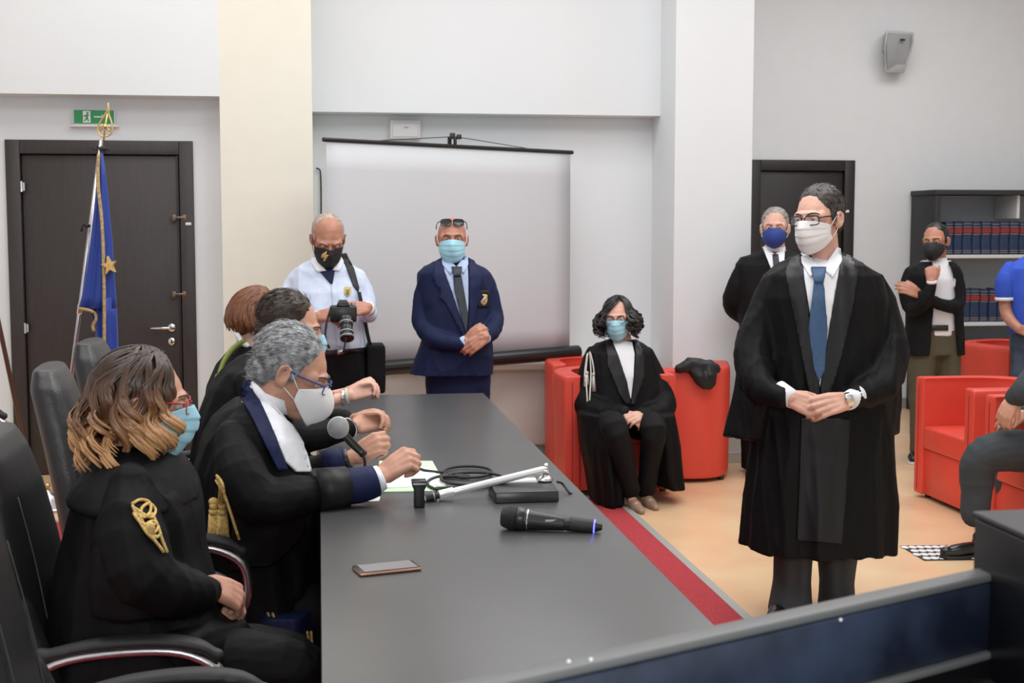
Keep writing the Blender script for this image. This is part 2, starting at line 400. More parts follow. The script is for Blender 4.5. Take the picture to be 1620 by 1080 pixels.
struct(boxx(MB(), ex1+.02, XR, YW-.015, YW, 0, .09).build('baseboard_far', M['base']))
struct(boxx(MB(), xc+.0, xd+.012, YP-.012, YP, 0, .07).build('baseboard_pillar', M['panelw']))
struct(boxx(MB(), dx1+.02, xa, YN-.012, YN, 0, .07).build('baseboard_niche', M['panelw']))
struct(boxx(MB(), xa, xb, YP-.012, YP, 0, .07).build('baseboard_back', M['panelw']))

# doors
def door(nm, x0, x1, Y, z1, m, fw, hinges, fr=0.05):
    r = thing(nm, None, None, ((x0+x1)/2, Y, 0)); struct(r)
    f = MB(); y0, y1 = Y-.02, Y+.12
    boxx(f, x0, x0+fw, y0, y1, 0, z1); boxx(f, x1-fw, x1, y0, y1, 0, z1); boxx(f, x0+fw, x1-fw, y0, y1, z1-fw, z1)
    f.build('door_frame', m, r, bevel=.004)
    g = MB(); boxx(g, x0+fw, x1-fw, Y+.09, Y+.118, 0, z1-fw); g.build('door_rebate', m, r)
    lf = MB(); boxx(lf, x0+fw+.006, x1-fw-.006, Y+.01, Y+.055, .008, z1-fw-.006); leaf = lf.build('door_leaf', m, r, bevel=.003)
    return r, leaf
d1, leaf1 = door('door_1', dx0, dx1, YN, zd, M['door'], .085, None)
def handle(r, px, py, Y, d=-1):
    c = P(px, py, Y+.01); h = MB(); R = Matrix.Rotation(PI/2, 3, 'X')
    h.lathe([(0, 0), (.026, 0), (.026, .008), (.022, .012), (0, .012)], 20, X=Matrix.Translation(c) @ R.to_4x4())
    h.tube([c, c+V((0, -.05, 0)), c+V((d*.02, -.055, 0)), c+V((d*.125, -.055, 0))], .0085, n=10)
    h.build('door_handle', M['chrome'], r, smooth=True)
handle(d1, 272, 518, YN); c = P(272, 540, YN+.01)
k = MB(); k.lathe([(0, 0), (.026, 0), (.026, .006), (0, .008)], 20, X=Matrix.Translation(c) @ Matrix.Rotation(PI/2, 4, 'X')); ko = k.build('lock_plate', M['chrome'], d1, smooth=True)
k = MB(); k.box(c+V((0, -.0085, 0)), (.009, .004, .026)); k.build('keyhole', M['blackp'], d1)
for px, py in ((34, 295), (40, 519)):
    k = MB(); c = P(px, py, YN-.022); k.tube([c+V((0, 0, -.032)), c+V((0, 0, .032))], .008, n=10); k.box(c+V((.008, .006, 0)), (.02, .006, .05)); k.build('hinge', M['steel'], d1, smooth=False)
for px, py in ((284, 345), (284, 466)):
    k = MB(); c = P(px, py, YN-.0)
    for dx, w in ((-.032, .026), (.03, .026)):
        k.box(c+V((dx, -.012, 0)), (w, .02, .042))
    k.box(c+V((0, -.02, .004)), (.07, .012, .014)); k.box(c+V((-.03, -.02, -.004)), (.012, .02, .024)); k.build('latch', M['bronze'], d1, bevel=.002)
k = MB(); k.box(P(298, 354, YN-.022), (.035, .004, .016)); k.build('door_number_tag', M['white'], d1, bevel=.001)
for Xs in (P(283, 400, YN-.012).x,):
    k = MB(); boxx(k, Xs-.004, Xs+.004, YN-.002, YN+.008, 0.02, zd-.09); k.build('leaf_edge_strip', M['blackp'], d1)
d2, leaf2 = door('door_2', ex0, ex1, YW, ez, M['door2'], .09, None)
k = MB(); k.box(P(1340, 334, YW-.022), (.035, .004, .02)); k.build('door_number_tag', M['white'], d2)
handle(d2, 1340, 560, YW)

# red carpet with grey edging
cp = thing('carpet', 'red carpet with grey metal edging beneath and beside the long table', 'carpet', (0, 5, 0))
g = MB(); a, b_, c_, d_ = (-2.6, 1.0), (1.645, 1.0), (1.645, 7.36), (-2.6, 7.05)
g.prism([a, b_, c_, d_], 0.001, .008, axis='Z'); g.build('carpet_pile', M['carpet'], cp)
g = MB(); g.prism([(1.645, 1.0), (1.685, 1.0), (1.685, 7.40), (1.645, 7.40)], 0.001, .010, axis='Z'); g.build('carpet_edging', M['trimgrey'], cp)
g = MB(); g.prism([(-2.6, 7.05), (1.645, 7.36), (1.645, 7.40), (-2.6, 7.09)], 0.001, .010, axis='Z'); g.build('carpet_edging', M['trimgrey'], cp)

# low white fan-coil cabinet along the recess wall
x0, x1 = P(560, 600, 8.7).x, P(1035, 600, 8.7).x; zt = Z_(700, 577, 8.72)
r = thing('radiator_cabinet', 'low white cabinet with beige top ledge behind the projection screen', 'cabinet', ((x0+x1)/2, 8.85, 0))
boxx(MB(), x0, x1, 8.74, YR-.004, .09, zt-.045).build('cabinet_body', M['panelw'], r, bevel=.004)
nx = 3
for i in range(nx):
    a = x0+(x1-x0)*i/nx+.008; b_ = x0+(x1-x0)*(i+1)/nx-.008
    boxx(MB(), a, b_, 8.725, 8.738, .10, zt-.06).build('front_panel', M['panelw'], r, bevel=.003)
for a, b_ in ((x0-.01, X_(632, 8.7)), (X_(632, 8.7)+.006, x1+.01)):
    boxx(MB(), a, b_, 8.70, YR-.004, zt-.04, zt).build('ledge', M['ledge'], r, bevel=.005)
boxx(MB(), x0+.03, x1, 8.765, YR-.01, 0, .088).build('plinth', M['base'], r)

# white wall access unit and cable
c = P(641, 205, YR-.03); r = thing('wall_access_point', 'white plastic box high on the recess wall above the projection screen', 'wall box', c)
MB().box(c, (.205, .05, .125)).build('housing', M['white'], r, bevel=.008)
MB().box(c+V((0, -.028, -.005)), (.17, .01, .09)).build('front_cover', M['white'], r, bevel=.006)
MB().box(c+V((.005, -.0345, .012)), (.03, .003, .01)).build('badge', M['greyp'], r)
cb = MB(); cb.tube([P(500, 266, YR-.02), P(505, 268, YR-.02), P(507, 275, YR-.02), P(508, 310, YR-.02), P(508, 420, YR-.02), P(508, 560, YR-.02)], .005, n=8, sub=4)
tag(cb.build('wall_cable', M['blackm'], None, smooth=True), 'thin black cable hanging down the recess wall left of the screen', 'cable')

# projection screen: hung from a tripod, angled away to the right
A = P(516, 221, 7.78); B = P(902, 241, 8.66); W = (B-A); W.z = 0; L_ = W.length; ux = W.normalized(); un = V((ux.y, -ux.x, 0))
zt_ = (A.z+B.z)/2; zb = Z_(600, 578, 7.98)
r = thing('projection_screen', 'large white pull-up projection screen with black top bar behind the standing men', 'projection screen', A+W/2-V((0, 0, zt_)))
def on(s, z, o=0): return V((A.x, A.y, 0))+ux*s+un*o+V((0, 0, z))
def zt_at(s): return A.z + (B.z-A.z)*s/L_
rg = []
cl = MB(); n = 12
vs = []; fs = []
for i in range(n+1):
    for j in range(9):
        s = L_*i/n; z = zb + (zt_at(s)-zb)*j/8; vs.append(on(s, z, .004*math.sin(s*5)*math.sin(PI*j/8)))
for i in range(n):
    for j in range(8): fs.append((i*9+j, (i+1)*9+j, (i+1)*9+j+1, i*9+j+1))
cl.add(vs, fs); o = cl.build('screen_cloth', M['screen'], None, smooth=True)
sd = o.modifiers.new('s', 'SOLIDIFY'); sd.thickness = .002; o.data = evalmesh(o, 'sc'); o.modifiers.clear(); o.parent = r; o.matrix_parent_inverse = Matrix.Translation(-r.location)
MB().tube([on(-.02, zt_at(-.02)), on(L_+.02, zt_at(L_+.02))], .013, n=12).build('top_bar', M['blackp'], r, smooth=False)
MB().tube([on(-.03, zb-.015, .015), on(L_+.06, zb-.0+.0, .015)], .045, n=16).build('roller_case', M['blackp'], r, smooth=False)
xm = L_*.495; zm = zt_at(xm)
k = MB(); k.tube([on(xm, 0.35, -.06), on(xm, zm+.06, -.06)], .013, n=10); k.build('mast', M['blackp'], r)
k = MB(); k.box(on(xm, zm+.065, -.03), (.03, .07, .035)); k.box(on(xm+.03, zm+.06, -.0), (.03, .02, .03)); k.tube([on(xm, zm+.06, 0), on(xm, zm, 0)], .011, n=8); k.build('hanging_hook', M['blackp'], r, bevel=.003)
for s in (L_*.2, L_*.8):
    MB().tube([on(xm, zm+.06, .0), on(s, zt_at(s)+.012, 0)], .0025, n=6).build('hanging_wire', M['blackm'], r)
for a in (90, 210, 330):
    e = on(xm, 0, -.06)+V((math.cos(rad(a))*.42, math.sin(rad(a))*.25, .012)); MB().tube([on(xm, .55, -.06), e], .01, n=8).build('tripod_leg', M['blackp'], r)

# wall speaker
c = P(1420, 82, YW-.12)
r = thing('wall_speaker', 'grey wedge loudspeaker mounted high on the right wall', 'speaker', P(1420, 82, YW-.02))
s0 = 1/195.
def wp(px, py, dy): return P(px, py, YW-dy)
k = MB()
front = [(1402, 48, .20), (1446, 51, .20), (1445, 66, .22), (1440, 88, .20), (1430, 116, .13), (1400, 115, .13), (1400, 92, .19), (1400, 70, .22)]
k.loft([[wp(x, y, .01) for x, y, d in [(1400, 52, 0), (1440, 52, 0), (1440, 72, 0), (1434, 96, 0), (1426, 112, 0), (1405, 112, 0), (1398, 96, 0), (1398, 70, 0)]], [wp(*q) for q in front]])
k.build('cabinet', M['greyp'], r, bevel=.006)
k = MB(); fr2 = [(x+(1422-x)*.14, y+(82-y)*.14-1, d) for x, y, d in front]
k.loft([[wp(x, y, d-.01) for x, y, d in fr2], [wp(x, y, d+.012) for x, y, d in fr2]]); k.build('grille', M['greyg'], r, bevel=.006)
k = MB(); k.box(wp(1428, 63, .238), (.04, .006, .016)); k.build('badge', M['blackp'], r)
k = MB(); k.box(wp(1400, 76, .03), (.03, .05, .05)); k.build('wall_bracket', M['greyp'], r)

# exit sign with running man and arrow
c = P(149, 186, YN-.03); r = thing('exit_sign', 'green emergency exit sign with running man above the left door', 'sign', c)
MB().box(c+V((0, .012, -.0)), (.25, .03, .098)).build('sign_housing', M['white'], r, bevel=.004)
MB().box(c+V((0, .004, -.052)), (.29, .04, .010)).build('lower_rim', M['white'], r, bevel=.003)
MB().box(c+V((0, -.006, .004)), (.238, .006, .082)).build('green_face', M['green'], r)
k = MB(); y = c.y-.011
def sq(pts): k.prism([(c.x+a, c.z+.004+b) for a, b in pts], y, y+.003)
sq([(-.065, -.035), (-.02, -.035), (-.02, .035), (-.065, .035)]); k.build('pictogram_door', M['white'], r)
k = MB(); sq([(-.050, .012), (-.036, .014), (-.034, -.002), (-.046, -.006)]); sq([(-.046, -.006), (-.038, -.004), (-.028, -.026), (-.035, -.028)])
sq([(-.045, -.004), (-.038, -.006), (-.052, -.028), (-.06, -.026)]); sq([(-.038, .013), (-.034, .008), (-.024, .006), (-.024, .010)]); sq([(-.05, .012), (-.046, .006), (-.06, -.002), (-.062, .003)])
k.prism([(c.x-.037+.007*math.cos(a*PI/5), c.z+.026+.007*math.sin(a*PI/5)) for a in range(10)], y-.001, y+.003)
for i_, v_ in enumerate(k.v): k.v[i_] = (v_[0], v_[1]-.002, v_[2])
k.build('running_man', M['green'], r)
k = MB(); sq([(.0, .004), (.05, .004), (.05, -.004), (.0, -.004)]); sq([(.045, .018), (.066, 0), (.045, -.018), (.052, 0)]); k.build('arrow', M['white'], r)

# ------------------------------------------------------------------ bookcase and law volumes
bx0, bx1 = P(1478, 400, 10.27).x, 7.2; by0, by1 = 10.27, 10.72; bz = Z_(1500, 300, 10.27)
r = thing('bookcase', 'tall black bookcase with grey shelves of navy law volumes', 'bookcase', ((bx0+bx1)/2, 10.5, 0))
boxx(MB(), bx0-.0, bx0+.045, by0, by1, 0, bz-.04).build('side_panel', M['blackm'], r, bevel=.002)
boxx(MB(), bx1-.045, bx1, by0, by1, 0, bz-.04).build('side_panel', M['blackm'], r, bevel=.002)
boxx(MB(), bx0-.01, bx1+.01, by0-.01, by1, bz-.04, bz).build('top_panel', M['blackm'], r, bevel=.002)
boxx(MB(), bx0+.045, bx1-.045, by1-.02, by1-.002, .08, bz-.045).build('back_panel', M['shelf'], r)
boxx(MB(), bx0+.045, bx1-.045, by0+.02, by1-.03, 0, .08).build('plinth', M['blackm'], r)
SH = [Z_(1550, 403, 10.3), Z_(1550, 510, 10.3), Z_(1550, 592, 10.3)]
for z in SH: boxx(MB(), bx0+.046, bx1-.046, by0+.03, by1-.021, z-.028, z).build('shelf', M['shelfw'], r, bevel=.002)
for z in (SH[2]-.42,): boxx(MB(), bx0+.046, bx1-.046, by0+.03, by1-.021, z-.028, z).build('shelf', M['shelfw'], r, bevel=.002)
xp = P(1613, 330, 10.3).x
boxx(MB(), xp-.012, xp+.012, by0+.05, by1-.03, SH[0]+.30, bz-.042).build('divider', M['shelfw'], r)
def make_book(w, h, d):
    o = thing('law_volume', 'x', 'book')
    k = MB(); rg = []
    pr = [(-w/2, d), (-w/2, .014), (-w/2+.008, .004), (-w/4, 0), (w/4, 0), (w/2-.008, .004), (w/2, .014), (w/2, d), (w/2-.004, d), (w/2-.004, .02), (-w/2+.004, .02), (-w/2+.004, d)]
    k.prism(pr, 0, h, axis='Z'); k.build('cover', M['booknavy'], o)
    boxx(MB(), -w/2+.0045, w/2-.0045, .021, d-.006, .005, h-.006).build('page_block', M['page'], o)
    boxx(MB(), -w/2+.004, w/2-.004, -.0015, .004, h*.66, h*.80).build('spine_label', M['bookred'], o)
    k = MB()
    for z in (.06, .12, .62, .84, .93): boxx(k, -w/2+.004, w/2-.004, -.001, .003, h*z-.0012, h*z+.0012)
    k.build('gold_rule', M['brass'], o)['kind'] = 'stuff'
    return o
bk = [make_book(.074, .27, .2), make_book(.062, .265, .2), make_book(.084, .275, .2)]
first = [True]*3; rn = random.Random(3)
rows = [(SH[0], 1494, 1625, 'upper'), (SH[1], 1494, 1612, 'middle'), (SH[2], 1494, 1612, 'lower')]
for z, pa, pb, nm in rows:
    x = P(pa, 450, by0+.1).x; xe = min(bx1-.1, P(pb, 450, by0+.1).x+.35)
    while x < xe:
        i = rn.choice([0, 0, 1, 2]); w_ = (.074, .062, .084)[i]
        o = bk[i] if first[i] else dup(bk[i]); first[i] = False
        o.location = (x+w_/2, by0+.10+rn.uniform(0, .012), z+.0005); x += w_+.003
        o['label'] = f'navy blue law volume with red spine band on the bookcase {nm} shelf'; o['group'] = f'law volumes on the {nm} shelf'

# ------------------------------------------------------------------ red tub armchairs
def make_tub(name='tub_armchair', w=.70, d=.62, h=.72, t=.10):
    o = thing(name, 'x', 'armchair')       # faces -Y, origin on floor at its middle
    n = 28; sh = MB(); out = []; inn = []
    def prof(hw, hd, back):   # U outline, open towards -Y
        pts = [V((-hw, -d/2, 0))]
        for i in range(n+1):
            a = PI - PI*i/n; pts.append(V((hw*math.copysign(abs(math.cos(a))**.75, math.cos(a)), back-hd+hd*math.sin(a)**.75 if math.sin(a) > 1e-6 else back-hd, 0)))
        pts.append(V((hw, -d/2, 0))); return pts
    po = prof(w/2, d*.62, d/2); pi_ = prof(w/2-t, d*.62-t*.6, d/2-t)
    loop = po + pi_[::-1]
    rings = []
    for z, s in ((.025, .975), (.05, .985), (.3, .992), (h-.04, 1), (h-.012, .992), (h, .96)):
        rings.append([V((p.x*s, p.y*s if p.y > -d/2+.01 else p.y, z)) for p in loop])
    sh.loft(rings, cap=False)
    # caps as quads between outline pairs
    m = len(po)
    for z, s, fl_ in ((.025, .975, 0), (h, .96, 1)):
        vs = [V((p.x*s, p.y*s if p.y > -d/2+.01 else p.y, z)) for p in loop]
        sh.add(vs, [(i, i+1, 2*m-2-i, 2*m-1-i) for i in range(m-1)])
    ob = sh.mesh('shell'); bm = bmesh.new(); bm.from_mesh(ob); bmesh.ops.remove_doubles(bm, verts=bm.verts[:], dist=1e-5); bmesh.ops.recalc_face_normals(bm, faces=bm.faces); bm.to_mesh(ob); bm.free(); ob.materials.append(M['red'])
    link('shell', ob, o, bevel=.018, seg=3)
    si = [p for p in pi_]
    k = MB(); k.loft([[V((p.x*.985, min(p.y*.985, d/2-t-.01), z)) for p in si] for z in (.30, .32, .415, .435)]); k.build('seat_cushion', M['red'], o, bevel=.016, seg=3)
    k = MB(); boxx(k, -w/2+t+.004, w/2-t-.004, -d/2+.02, -d/2+.045, .03, .298); k.build('front_panel', M['red'], o, bevel=.004)
    k = MB(); boxx(k, -w/2+t-.02, w/2-t+.02, -d/2+.05, d/2-.14, .03, .05); k.build('base_board', M['blackm'], o)
    for sx in (-1, 1):
        for sy in (-.24, .14): MB().lathe([(.02, 0), (.022, .028)], 12, c=(sx*(w/2-.06), sy, 0)).build('foot', M['blackp'], o)
    for sx in (-1, 1):
        MB().tube([V((sx*(w/2-t*.5)+.0, -d/2-.001, z)) for z in (.05, h-.04)], .0022, n=6).build('seam', M['bookred'], o)
    return o
tub = make_tub()
tub.location = (1.70, 7.70, 0.008); tub.scale = (.95, .9, .97); tub.rotation_euler = (0, 0, rad(2)); tub['label'] = 'red leatherette tub armchair under the seated robed woman with curly hair'
tubs = [((1.74, 8.41, 0), 0, .87, 'red tub armchair behind the seated woman, against the white cabinet'),
 ((2.215, 8.03, 0), 165, .93, 'red tub armchair seen from its rounded back, with black cloth on top'),
 ((P(1540, 700, 6.86).x+.12, 6.86, 0), -90, .99, 'empty red tub armchair facing left beside the man in olive trousers'),
 ((P(1600, 700, 5.85).x+.36, 5.86, 0), -90, 1, 'red tub armchair under the seated man in charcoal suit at right edge'),
 ((P(1590, 570, 8.9).x+.08, 9.0, 0), 20, 1, 'red tub armchair farthest back, in front of the bookcase by the blue polo man')]
for l, a, sc_, lb in tubs: q = dup(tub, l, rad(a), lb); q.scale = (sc_, sc_, .97 if sc_ < 1 else 1)

# ------------------------------------------------------------------ long table
TZ = .75; tl, tr_ = -.005, .782; t0, t1 = 1.75, 6.36
r = thing('long_table', 'long dark grey laminate table running from foreground to the standing men', 'table', ((tl+tr_)/2, 4, 0))
boxx(MB(), tl, tr_, t0, t1, TZ-.035, TZ).build('tabletop', M['table'], r, bevel=.002)
for y in (t0+.1, (t0+t1)/2-.1, (t0+t1)/2+.1, t1-.14): boxx(MB(), tl+.06, tr_-.06, y-.015, y+.015, 0.008, TZ-.036).build('leg_panel', M['tedge'], r, bevel=.002)
boxx(MB(), tr_-.20, tr_-.18, t0+.13, t1-.17, .2, TZ-.036).build('modesty_panel', M['tedge'], r)

# foreground bench
def bench():
    a = PZ(678, 1080, 1.12); b = PZ(1562, 890, 1.12)
    r = thing('judge_bench', 'dark navy lacquered bench parapet with grey top edge across bottom right', 'bench', ((a.x+b.x)/2, (a.y+b.y)/2, 0))
    u = (b-a); u.z = 0; u.normalize(); nn = V((u.y, -u.x, 0))        # nn towards the camera
    a = a-u*.75; b = b-u*.012
    def bar(mb, o0, o1, z0, z1, e0=0, e1=0):
        vs = [a+u*e0, b+u*e1]
        pts = []
        for p in vs:
            for o_ in (o0, o1):
                for z in (z0, z1): q = p+nn*o_; pts.append(V((q.x, q.y, z)))
        mb.add(pts, [(0, 1, 3, 2), (4, 6, 7, 5), (0, 4, 5, 1), (2, 3, 7, 6), (0, 2, 6, 4), (1, 5, 7, 3)]); return mb
    bar(MB(), .008, .040, 1.110, 1.12).build('top_edge', M['toplip'], r, bevel=.003)
    bar(MB(), .010, .038, 1.023, 1.109).build('navy_face', M['navygloss'], r, bevel=.004)
    bar(MB(), .01, .044, 1.012, 1.022).build('lower_moulding', M['toplip'], r, bevel=.003)
    bar(MB(), .012, .042, 0.009, 1.011).build('lower_panel', M['blackgloss'], r, bevel=.002)
    bar(MB(), .05, .40, .955, .985, 0, .5).build('inner_desk', M['blackgloss'], r, bevel=.002)
    # little specks of light on the edge, modelled as white beads
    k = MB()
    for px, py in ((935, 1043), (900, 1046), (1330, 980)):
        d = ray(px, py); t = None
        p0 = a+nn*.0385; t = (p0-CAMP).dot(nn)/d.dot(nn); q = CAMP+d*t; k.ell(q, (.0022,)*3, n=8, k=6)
    k.build('light_speck', M['white'], r, smooth=True)['kind'] = 'stuff'
bench()
c = PZ(1541, 808, 1.19)
r = thing('black_equipment_box', 'black box with grey top standing on the bench at the right edge', 'box', (c.x+.15, c.y, 1.0))
X = Matrix.Translation(c) 
k = MB(); k.box((.17, -.13, -.106), (.34, .26, .196), X=X); k.build('case', M['blackgloss'], r, bevel=.004)
k = MB(); k.box((.17, -.13, -.004), (.345, .265, .008), X=X); k.build('lid', M['blackm'], r, bevel=.003)
k = MB(); k.box((.10, -.262, -.09), (.12, .006, .05), X=X); k.build('side_vent', M['blackm'], r)

# floor mat with white dots
c = PZ(1465, 873, 0); r = thing('patterned_floor_plate', 'small black plate with white oval pattern on the floor by the seated man shoe', 'floor plate', (c.x, c.y, 0))
pa, pb, pc, pd = PZ(1424, 864, 0), PZ(1510, 863, 0), PZ(1545, 886, 0), PZ(1462, 887, 0)
MB().prism([(p.x, p.y) for p in (pd, pc, pb, pa)], .0005, .004, axis='Z').build('plate', M['blackm'], r)
for i in range(7):
    for j in range(4):
        s = (i+.5+(.25 if j % 2 else -.25))/7; t = (j+.5)/4
        p = (pa*(1-s)+pb*s)*(1-t)+(pd*(1-s)+pc*s)*t
        k = MB(); k.lathe([(.019, .004), (.017, .0065)], 10, X=Matrix.Translation((p.x, p.y, 0)) @ Matrix.Diagonal((1, 1.25, 1, 1))); k.build('oval_inlay', M['white'], r)

# flags: stand, EU flag, second pole
c = PZ(76, 806, 0); r = thing('flag_stand', 'round silver flag stand with brass knob on the floor at left', 'flag stand', (c.x, c.y, 0))
MB().lathe([(.0, 0), (.115, 0), (.118, .012), (.11, .022), (.085, .032), (.07, .052), (.05, .062), (.045, .075), (.022, .095), (.018, .11), (0, .112)], 32, c=(c.x, c.y, 0)).build('dome_base', M['steel'], r, smooth=True)
MB().lathe([(.0, .11), (.008, .112), (.009, .118), (.016, .127), (.018, .135), (.014, .146), (0, .152)], 20, c=(c.x, c.y, 0)).build('knob', M['brass'], r, smooth=True)
for px, h in ((52, 0), (92, 0)):
    q = P(px, 792, c.y+.0); MB().tube([V((q.x, c.y, .03)), V((q.x+(.01 if px > 76 else -.01), c.y, .12))], .017, n=12).build('pole_socket', M['brass'] if px < 76 else M['steel'], r)
FY = c.y
tp = P(160, 222, FY+.05); bt = P(89, 785, FY)
rf = thing('european_flag', 'blue flag with gold star and fringe on a silver pole before the dark door', 'flag', (bt.x, bt.y, 0))
MB().tube([bt, tp], .011, n=12).build('flag_pole', M['steel'], rf, smooth=True)
t_ = (487-222)/(785-222); j = tp*(1-t_)+bt*t_; MB().tube([j+(bt-tp).normalized()*.03, j+(tp-bt).normalized()*.03], .014, n=12).build('pole_joint', M['chrome'], rf, smooth=True)
# spear finial of bent gold wire
k = MB(); fc = P(166, 196, FY+.05)
def fp(px, py): return P(px, py, FY+.05)
k.tube([fp(172, 168), fp(168, 178), fp(159, 192), fp(154, 204), fp(158, 213), fp(165, 216), fp(174, 213), fp(178, 204), fp(176, 192), fp(172, 180)], .0045, n=8, closed=True, sub=3)
k.tube([fp(160, 196), fp(165, 205), fp(172, 198)], .004, n=8, sub=3); k.tube([fp(158, 207), fp(166, 200), fp(175, 208)], .004, n=8, sub=3)
k.tube([fp(170, 180), fp(166, 200), fp(164, 222)], .005, n=8)
k.ell(fp(166, 200), (.014,)*3, n=10, k=8); k.ell(fp(171, 168), (.006, .006, .02), n=8, k=6)
k.build('gold_finial', M['brass'], rf, smooth=True)
k = MB()
for a in range(6): k.tube([fp(162, 234), fp(162+10*math.cos(a*1.05), 236+5*math.sin(a*1.05)), fp(160+14*math.cos(a*1.05), 238+6*math.sin(a*1.3))], .006, n=6)
k.ell(fp(162, 235), (.022, .022, .015)); k.build('black_bow', M['blackm'], rf, smooth=True)
k = MB(); q = P(138, 357, FY+.0); k.tube([q, q+V((-.02, -.02, .01)), q+V((-.03, -.01, -.03))], .007, n=6); k.ell(q, (.018, .018, .012)); k.build('black_tie', M['blackm'], rf, smooth=True)
# cloth
def cloth(rows, nm, m, par, seg=36, k1=5, amp=.30, ph=0):
    rings = []
    for i, (py, xl, xr, dep) in enumerate(rows):
        a = P(xl, py, FY-.03); b = P(xr, py, FY-.03); c = (a+b)/2; hw = (b-a).length/2
        rg = []
        for q in range(seg):
            t = 2*PI*q/seg; f = 1+amp*math.cos(k1*t+ph+.15*i)+amp*.5*math.sin((k1+3)*t+i*.1)
            rg.append(c+V((hw*math.cos(t)*(1 if abs(math.cos(t)) > .85 else .9+.1*f), dep*math.sin(t)*f, 0)))
        rings.append(rg)
    k = MB(); k.loft(rings); return k.build(nm, m, par, smooth=True)
cloth([(243, 156, 163, .012), (280, 153, 168, .02), (330, 149, 173, .03), (380, 143, 178, .04), (430, 136, 181, .05), (470, 129, 184, .055), (487, 124, 185, .06)], 'flag_cloth', M['flag'], rf)
cloth([(470, 150, 184, .05), (500, 150, 185.5, .055), (540, 152, 187, .06), (600, 152, 189, .06), (650, 153, 190, .06)], 'flag_cloth', M['flag'], rf)
cloth([(484, 134, 152, .03), (500, 146, 156, .02), (520, 150, 158, .015)], 'flag_cloth', M['flag'], rf)
k = MB()
k.tube([P(156, 243, FY-.055), P(155, 290, FY-.07), P(161, 350, FY-.09), P(164, 420, FY-.11), P(165, 500, FY-.12), P(165, 640, FY-.12)], [.008, .010, .009, .009, .009, .009], n=8, sub=4)
k.tube([P(124, 488, FY-.10), P(138, 490, FY-.10), P(150, 495, FY-.09), P(152, 505, FY-.09), P(147, 515, FY-.09), P(149, 524, FY-.09)], .009, n=8, sub=4)
k.build('gold_fringe', M['goldcloth'], rf, smooth=True)
k = MB(); s_ = P(172, 420, FY-.125); pts = []
for i in range(10):
    rr_ = .052 if i % 2 == 0 else .021; t = PI/2+i*PI/5+.2; pts.append((s_.x+.8*rr_*math.cos(t), s_.z+rr_*math.sin(t)))
k.prism(pts, s_.y-.004, s_.y+.06); k.build('gold_star', M['gold'], rf)
rp = thing('second_flag_pole', 'slanting brown wooden flag pole cut by the left frame edge', 'flag pole', (P(57, 785, FY).x, FY, 0))
MB().tube([P(57, 788, FY), P(-14, 455, FY-.05), P(-60, 240, FY-.08)], .0125, n=12).build('wooden_pole', mat('brown_varnished_pole', (.10, .05, .035), .35), rp, smooth=True)
MB().tube([P(57, 788, FY), P(50, 755, FY)], .016, n=12).build('brass_ferrule', M['brass'], rp, smooth=True)

# black cloth over the tub chair back
mb = MB()
def pt(x, y, dy=0): return P(x, y, 7.72+dy)
mb.tube([pt(1074, 583), pt(1090, 577), pt(1110, 580), pt(1132, 583)], [.03, .045, .05, .035], n=10, ends=True)
mb.tube([pt(1098, 582, -.0), pt(1108, 597, -.03), pt(1115, 606, -.03)], [.05, .045, .04], n=10, ends=True)
mb.tube([pt(1120, 580, -.0), pt(1122, 597, -.03), pt(1122, 606, -.03)], [.045, .05, .04], n=10, ends=True)
o = organic('draped_black_cloth', mb, .009, M['satin2'], None, 2, wr=[(.012, 22, 5)])
tag(o, 'crumpled black cloth thrown over the top of the rounded red armchair back', 'cloth')
# ------------------------------------------------------------------ people
def headX(c, az, pitch=0, roll=0, s=1.0):
    return Matrix.Translation(V(c)) @ Matrix.Rotation(rad(az)+PI, 4, 'Z') @ Matrix.Rotation(rad(-pitch), 4, 'X') @ Matrix.Rotation(rad(roll), 4, 'Y') @ Matrix.Scale(s, 4)
def head_prims(mb, X, fem=False, chub=0.0):
    E = lambda c, r, R=None: mb.ell(c, r, R, 24, 16, X=X)
    E((0, -.014, .036), (.074, .092, .084)); E((0, .012, .02), (.068, .076, .078)); E((0, .024, -.018), (.061+chub*.006, .070, .092))
    E((0, .046, -.086), (.034, .038, .026)); E((0, .006, -.062), (.052+chub*.012, .062, .046))
    E((0, .082, .026), (.046, .014, .012)); mb.tube([(0, .088, .020), (0, .104, -.008), (0, .111, -.026)], [.0075, .010, .0125], n=12, X=X, ends=True)
    for s in (-1, 1):
        E((s*.012, .098, -.030), (.009, .012, .008)); E((s*.033, .062, -.024), (.022, .018, .020)); E((s*.047, .056, .015), (.016, .022, .022))
        R = Matrix.Rotation(s*rad(-22), 3, 'Z') @ Matrix.Rotation(rad(-10), 3, 'X')
        E((s*.077, -.010, -.004), (.0075, .019, .031), R); E((s*.073, -.004, -.02), (.008, .012, .014), R)
        mb.tube([V((s*.083, -.014, -.026)), V((s*.087, -.024, -.005)), V((s*.087, -.022, .018)), V((s*.084, -.008, .027)), V((s*.078, .003, .016))], [.004, .004, .0045, .004, .003], n=8, X=X)
    E((0, .091, -.052), (.023, .012, .0065)); E((0, .090, -.062), (.021, .012, .007))
